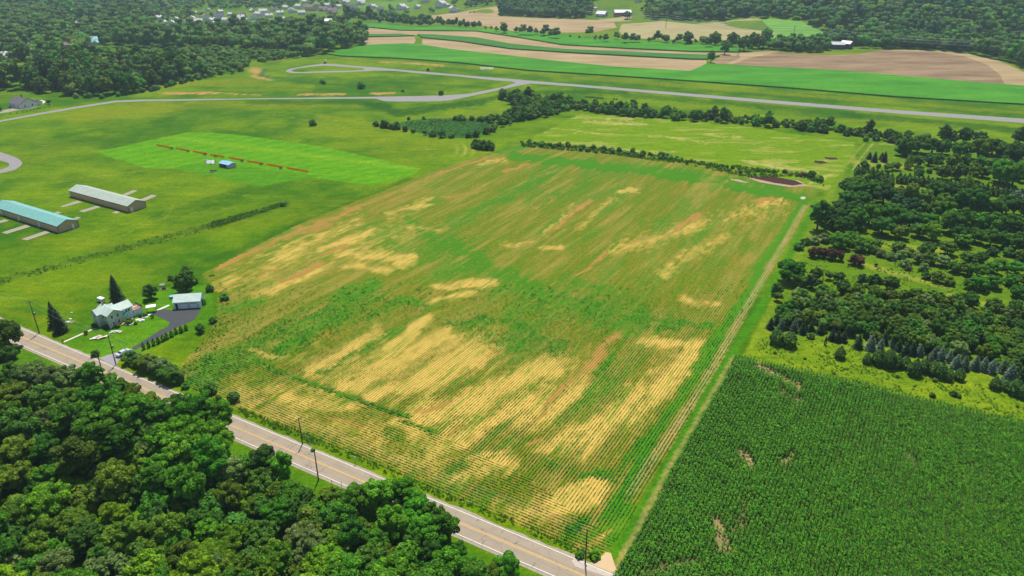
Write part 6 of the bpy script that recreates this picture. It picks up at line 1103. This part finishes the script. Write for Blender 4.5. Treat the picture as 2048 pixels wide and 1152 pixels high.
# transmission line across the far valley
def hpole(px, base, top, label):
    x, y = atp((px, base)); z0 = float(height(x, y)); h = 20
    lo, hi = 0, 60
    for _ in range(40):
        m_ = (lo + hi) / 2
        if proj(x, y, z0 + m_)[1] > top: lo = m_
        else: hi = m_
    h = lo; t = thing('power_pole', label, 'power pole', (x, y, z0), math.radians(-12), 'far power line poles'); m = M_BROWN; MBld().tube((0, 0, 0), (0, 0, h), .38, .25, 7).build('pole', m, t)
    for z in (1.5, 4.5, 7.5): box('crossarm', (-.1, .1, -2.2, 2.2, h - z - .12, h - z + .12), m, t)
    return (x, y, z0 + h)
q0 = hpole(1035, 22, -4, 'tall brown power pole at the far green hill'); q1 = hpole(1331, 59, 27, 'tall brown power pole standing in the far hay field'); q2 = hpole(1585, 84, 50, 'tall brown power pole in front of the pasture left of the grey barns'); q3 = (q2[0] + (q2[0] - q1[0]) * 2.0, q2[1] - 175, q2[2] - 1)
M_ALU = simple('aluminium_wire', (.62, .66, .68), .4, .05, 1, .5, .4)
for i, z in enumerate((1.5, 4.5, 7.5)):
    for dy in (-2, 2):
        nm = ['upper', 'middle', 'lower'][i] + (' near' if dy < 0 else ' far') + '-side power line wire '
        for A, B, l in ((q0, q1, 'left of the hay field pole'), (q1, q2, 'over the far hay field'), (q2, q3, 'across the wooded ridge at right')): wire((A[0], A[1] + dy, A[2] - z), (B[0], B[1] + dy, B[2] - z), 4.0, nm + l, .10, 'far power line wires', M_ALU)
# ------------------------------------------------------------------ flying field: fence panels, stands, shelter
def zf(x, y): return (290 + x / 5.851, 270 + y / 5.851)
M_ORG = simple('orange_netting', (.90, .27, .02), .8, .15, 3); _t = M_ORG.node_tree; _tr = _t.nodes.new('ShaderNodeBsdfTranslucent'); _tr.inputs[0].default_value = (1, .34, .02, 1); _ms = _t.nodes.new('ShaderNodeMixShader'); _ms.inputs[0].default_value = .55; _t.links.new(_t.nodes['Principled BSDF'].outputs[0], _ms.inputs[1]); _t.links.new(_tr.outputs[0], _ms.inputs[2]); _t.links.new(_ms.outputs[0], _t.nodes['Material Output'].inputs[0])
for i, (x0, y0, x1, y1) in enumerate([(135, 122, 320, 160), (365, 162, 520, 194), (565, 200, 730, 230), (765, 238, 930, 266), (985, 275, 1160, 304), (1195, 312, 1390, 344), (1425, 352, 1615, 384), (1660, 392, 1915, 438)]):
    A = np.array(atp(zf(x0, y0))); B = np.array(atp(zf(x1, y1))); L = float(np.linalg.norm(B - A)); a = math.atan2(*(B - A)[::-1])
    t = thing('safety_fence', ['leftmost', 'second', 'third', 'fourth', 'fifth', 'sixth', 'seventh', 'rightmost'][i] + ' of eight low orange net fence panels on the mown square', 'fence', (A[0], A[1], 0), a, 'orange net fence panels'); n = max(4, int(L / 1.6))
    for k in range(n + 1): MBld().tube((k * L / n, 0, 0), (k * L / n, 0, 1.2), .05, .05, 5).build('post', M_ORG, t)
    for k in range(5): b = MBld(); b.box(0, L, -.010, .010, .14 + k * .2, .24 + k * .2); b.build('net_strip', M_ORG, t)
    for k in range(n): box('net_panel', (k * L / n + .1, (k + 1) * L / n - .1, -.004, .004, .1, .85), M_ORG, t)
for i, q in enumerate([(315, 172), (505, 207), (700, 243), (825, 266), (1135, 320), (1357, 360), (1587, 408)]):
    t = thing('pilot_bench', ['leftmost', 'second', 'third', 'fourth', 'fifth', 'sixth', 'rightmost'][i] + ' of seven small black stands beside the orange fence', 'stand', *frame(zf(*q), -15), 'black stands by the orange fence'); box('top', (-.8, .8, -.35, .35, .75, .85), M_TRIM, t)
    for x in (-.7, .6):
        for y in (-.3, .2): box('leg', (x, x + .1, y, y + .1, 0, .75), M_TRIM, t)
    box('backboard', (-.8, .8, .3, .36, .85, 1.3), M_TRIM, t)
loc2, a2 = frame(zf(985, 395), 59.5); W, L = 5.2, 8.0; EV = 2.2
t = thing('shelter', 'open-fronted beige shelter with sky-blue roof on the mown square', 'shelter', loc2, a2); gable_roof(W, L, EV, .8, ov=.3).build('roof', M_BLUE, t)
b = MBld(); b.poly([(0, 0, 0), (W, 0, 0), (W, 0, EV), (W/2, 0, EV + .78), (0, 0, EV)]); b.poly([(W, L, 0), (W, L, EV), (W, 0, EV), (W, 0, 0)][::-1]); b.poly([(0, .02, 0), (0, 2.2, 0), (0, 2.2, EV), (0, .02, EV)][::-1]); b.poly([(W, L, 0), (0, L, 0), (0, L, EV), (W/2, L, EV + .78), (W, L, EV)]); b.build('wall', simple('shelter_wall', (.50, .44, .36), .8, .1), t)
for y in (4.2, 6.2, 7.95): box('post', (-.06, .06, y - .06, y + .06, 0, EV), M_WOODP, t)
box('bench', (2.5, 3.3, 2.5, 7.3, 0, .5), M_WOODP, t); box('slab', (-.2, W + .2, -.2, L + .2, -.05, .06), M_CONC, t)
t = thing('wind_screen', 'white roofless three-sided screen left of the blue-roofed shelter', 'screen', *frame(zf(770, 347), 59.5)); MBld().slab([(0, .05, .2), (1.5, .05, 1.9), (1.5, 4.6, 1.9), (0, 4.6, .2)][::-1], .08).build('panel', M_WHITE, t); MBld().slab([(.05, 0, .2), (3.3, 0, .2), (3.3, 1.4, 1.9), (.05, 1.4, 1.9)], .08).build('panel', M_WHITE, t); box('panel', (.05, 2.4, 4.62, 4.7, .25, 2.2), M_WHITE, t); box('panel', (3.3, 3.38, .0, 1.6, .25, 1.7), M_WHITE, t)
for x, y in ((0, 0), (0, 4.66), (3.34, 0), (2.4, 4.66)): MBld().tube((x, y, 0), (x, y, 2.1), .05).build('post', M_TRIM, t)
t = thing('fire_ring', 'small ring of stones with benches on the grass below the shelter', 'fire ring', *frame(zf(785, 438), 0))
for i in range(8): a_ = i * .785; x, y = math.cos(a_) * 1.2, math.sin(a_) * 1.2; box('stone', (x - .25, x + .25, y - .2, y + .2, 0, .3), M_SAND, t)
box('ash', (-.7, .7, -.7, .7, 0, .12), M_MUD, t); box('log', (-2.2, 1.6, 2.6, 3.1, 0, .5), M_WOODP, t)
for i in range(20):
    x, y = atp((962 + (i % 10) * 2.6 + random.uniform(-.6, .6), 135.6 + (i // 10) * 2.6 + random.uniform(-.5, .5))); o = MBld().box(-.9, .9, -.7, .7, 0, .35).build('white_marker', M_WHITE); o.location = (x, y, .02); o.rotation_euler[2] = random.uniform(0, 3); tag(o, 'small white marker in the cluster on the grass above the runway', 'marker', 'white markers above the runway')
t = thing('windsock', 'small dark windsock frame beside the taxiway loop', 'windsock', *frame((650, 127), 0)); MBld().tube((0, 0, 0), (0, 0, 4), .12).build('post', M_TRIM, t); MBld().tube((0, 0, 3.8), (2.4, .4, 3.5), .5, .3, 8).build('sock', M_VIN, t); box('base', (-1.3, 1.3, -1, 1, 0, 1.4), M_TRIM, t)
# fallen branches by the mud
for i, (q, l, an) in enumerate([((1606, 356), 4.5, 60), ((1612, 353), 3.5, 20), ((1600, 360), 3, 100), ((1575, 351), 5, -20), ((1582, 349), 4, -10), ((1468, 337), 3, 30)]):
    x, y = atp(q); t = thing('fallen_branch', 'bleached fallen branch in the brushy strip, %s of six' % ['lying toward the mud', 'rightmost', 'lowest', 'long middle one', 'upper middle one', 'leftmost'][i], 'branch', (x, y, .3), math.radians(an), 'bleached branches'); MBld().tube((-l/2, 0, 0), (l/2, 0, .7), .14, .05, 6).build('limb', M_SAND, t)
    for k in range(3): MBld().tube((-l/4 + k * l/5, 0, .25 + k * .15), (k * l/5, .9 - k * .5, .9), .06, .02, 5).build('twig', M_SAND, t)
# ------------------------------------------------------------------ far houses
def farhouse(px, py, s, kind, label, ang=None, W=None, L=None, name='house', cat='house', eave=None):
    walls, roof = {'w': (M_VIN, M_SHL), 'g': (M_VIN, M_SHL), 'd': (M_VIN, M_SHG), 'b': (M_VINB, M_SHB), 'p': (M_VIN, M_SHB), 't': (M_VIN, M_TEALR), 'barn': (M_BARN, M_BARNR), 'red': (M_REDB, M_BARNR), 'gw': (M_VIN, M_SHG), 'gb': (M_VINB, M_BARNR)}[kind]
    x, y = atp((px, py)); z = float(height(x, y)); a = math.radians(random.choice([-20, 15, 60, 100, -60, 35]) if ang is None else ang); W = W or 8.5 * s; L = L or 11.5 * s; eave = eave or 4.6 * s; rise = W * .3
    t = thing(name, label, cat, (x, y, z), a, 'far ' + ('houses' if cat == 'house' else 'farm buildings')); gable_wall(W, L, eave, rise, -W/2, -L/2, -.3).build('wall', [walls, walls], t); gable_roof(W, L, eave - .3, rise, -W/2, -L/2, .45, .25).build('roof', roof, t)
    if kind not in ('barn', 'red', 'gb'):
        for k in range(3):
            yy = -L/2 + L * (k + .5) / 3
            for zz in ((.9, eave - 2.0) if eave > 4.2 else (1.0,)):
                for f, xx in (('x-', -W/2), ('x+', W/2)): window(t, xx, yy, zz, 1.1, 1.3, f, M_TRIM if kind == 'x' else M_WHITE)
        for k in (-.22, .22): window(t, W * k, -L/2, 1.0, 1.1, 1.3, 'y-')
        box('chimney', (W * .1, W * .1 + .9, L * .1, L * .1 + .9, eave + .5, eave + rise + 1.4), M_BRICK, t)
        if s > 1.05: g = gable_wall(W * .55, L * .5, eave * .62, W * .14, W/2 - .2, -L * .2, -.3); g.build('wing_wall', [walls, walls], t); gable_roof(W * .55, L * .5, eave * .62 - .3, W * .14, W/2 - .2, -L * .2, .3, .2).build('wing_roof', roof, t)
    else:
        box('door', (-W/2 - .08, -W/2 + .02, -2, 2, 0, min(4, eave - .3)), M_TRIM if kind != 'gb' else M_WHITE, t); box('hatch', (-1, 1, -L/2 - .08, -L/2 + .02, eave - 1.2, eave + .6), M_TRIM, t)
    return t
DESC = {'w': 'white house with light roof', 'g': 'pale house with light grey roof', 'd': 'white house with dark grey roof', 'b': 'beige house with brown roof', 'p': 'white house with brown roof', 't': 'small house with teal roof'}
byk = {}
for h in sorted(FARH): byk.setdefault(h[2], []).append(h)
for k, L_ in byk.items():
    for i, h in enumerate(L_): farhouse(h[0], h[1] + 2.5, h[3] * 1.05, h[2], f'{DESC[k]}, {ORD[i]}{" from left" if i else ""} of that look in the far suburb')
random.seed(11)
farhouse(47, 213, 1.25, 'gw', 'large grey-roofed house with white garage doors at the far left edge', 62, 13, 15, eave=3.6); farhouse(33, 153, 1.2, 'gw', 'grey-roofed house with tall white wall half hidden in trees at left', -35, 10, 15, eave=5)
farhouse(653, 49, 1, 'barn', 'dark barn with bright white roof at the edge of the far wood', 97, 10, 17, 'barn', 'barn', 6); farhouse(1203, 39, 1, 'gb', 'low grey gabled barn left of the long white-roofed barn', 60, 13, 16, 'barn', 'barn', 4); farhouse(1244, 40, 1, 'red', 'long white-roofed barn with red walls beside a dark tree', 92, 12, 27, 'barn', 'barn', 5)
farhouse(1673, 98, 1, 'barn', 'left one of two weathered grey barns with bright roofs', 84, 9, 15, 'barn', 'barn', 6); farhouse(1692, 97, 1, 'barn', 'right one of two weathered grey barns with bright roof', 40, 9, 12, 'barn', 'barn', 6.5)
sheet('house_drive', [(0, 222), (42, 213), (66, 209), (75, 210), (74, 214), (50, 218), (0, 227)], .03, M_CONC); sheet('patio', [(66, 202), (84, 200), (92, 203), (84, 209), (72, 206)], .035, M_WALK); sheet('parking_lot', [(318, 50), (334, 46), (336, 52), (322, 54)], .05, M_CONC); sheet('farm_yard', [(1196, 42), (1235, 42), (1262, 41), (1262, 46), (1205, 46)], .12, CH)
for i, q in enumerate(((940, 27), (948, 27))): t = thing('round_bale', ['left', 'right'][i] + ' of two dark round bales at the top of the far stubble field', 'bale', *frame(q, 20)); MBld().tube((-1, 0, 1.2), (1.2, 0, 1.2), 1.3, 1.3, 14).build('roll', M_BARN, t); box('wrap_end', (1.2, 1.24, -.5, .5, .8, 1.6), M_TRIM, t)
print('done', time.time() - T0)
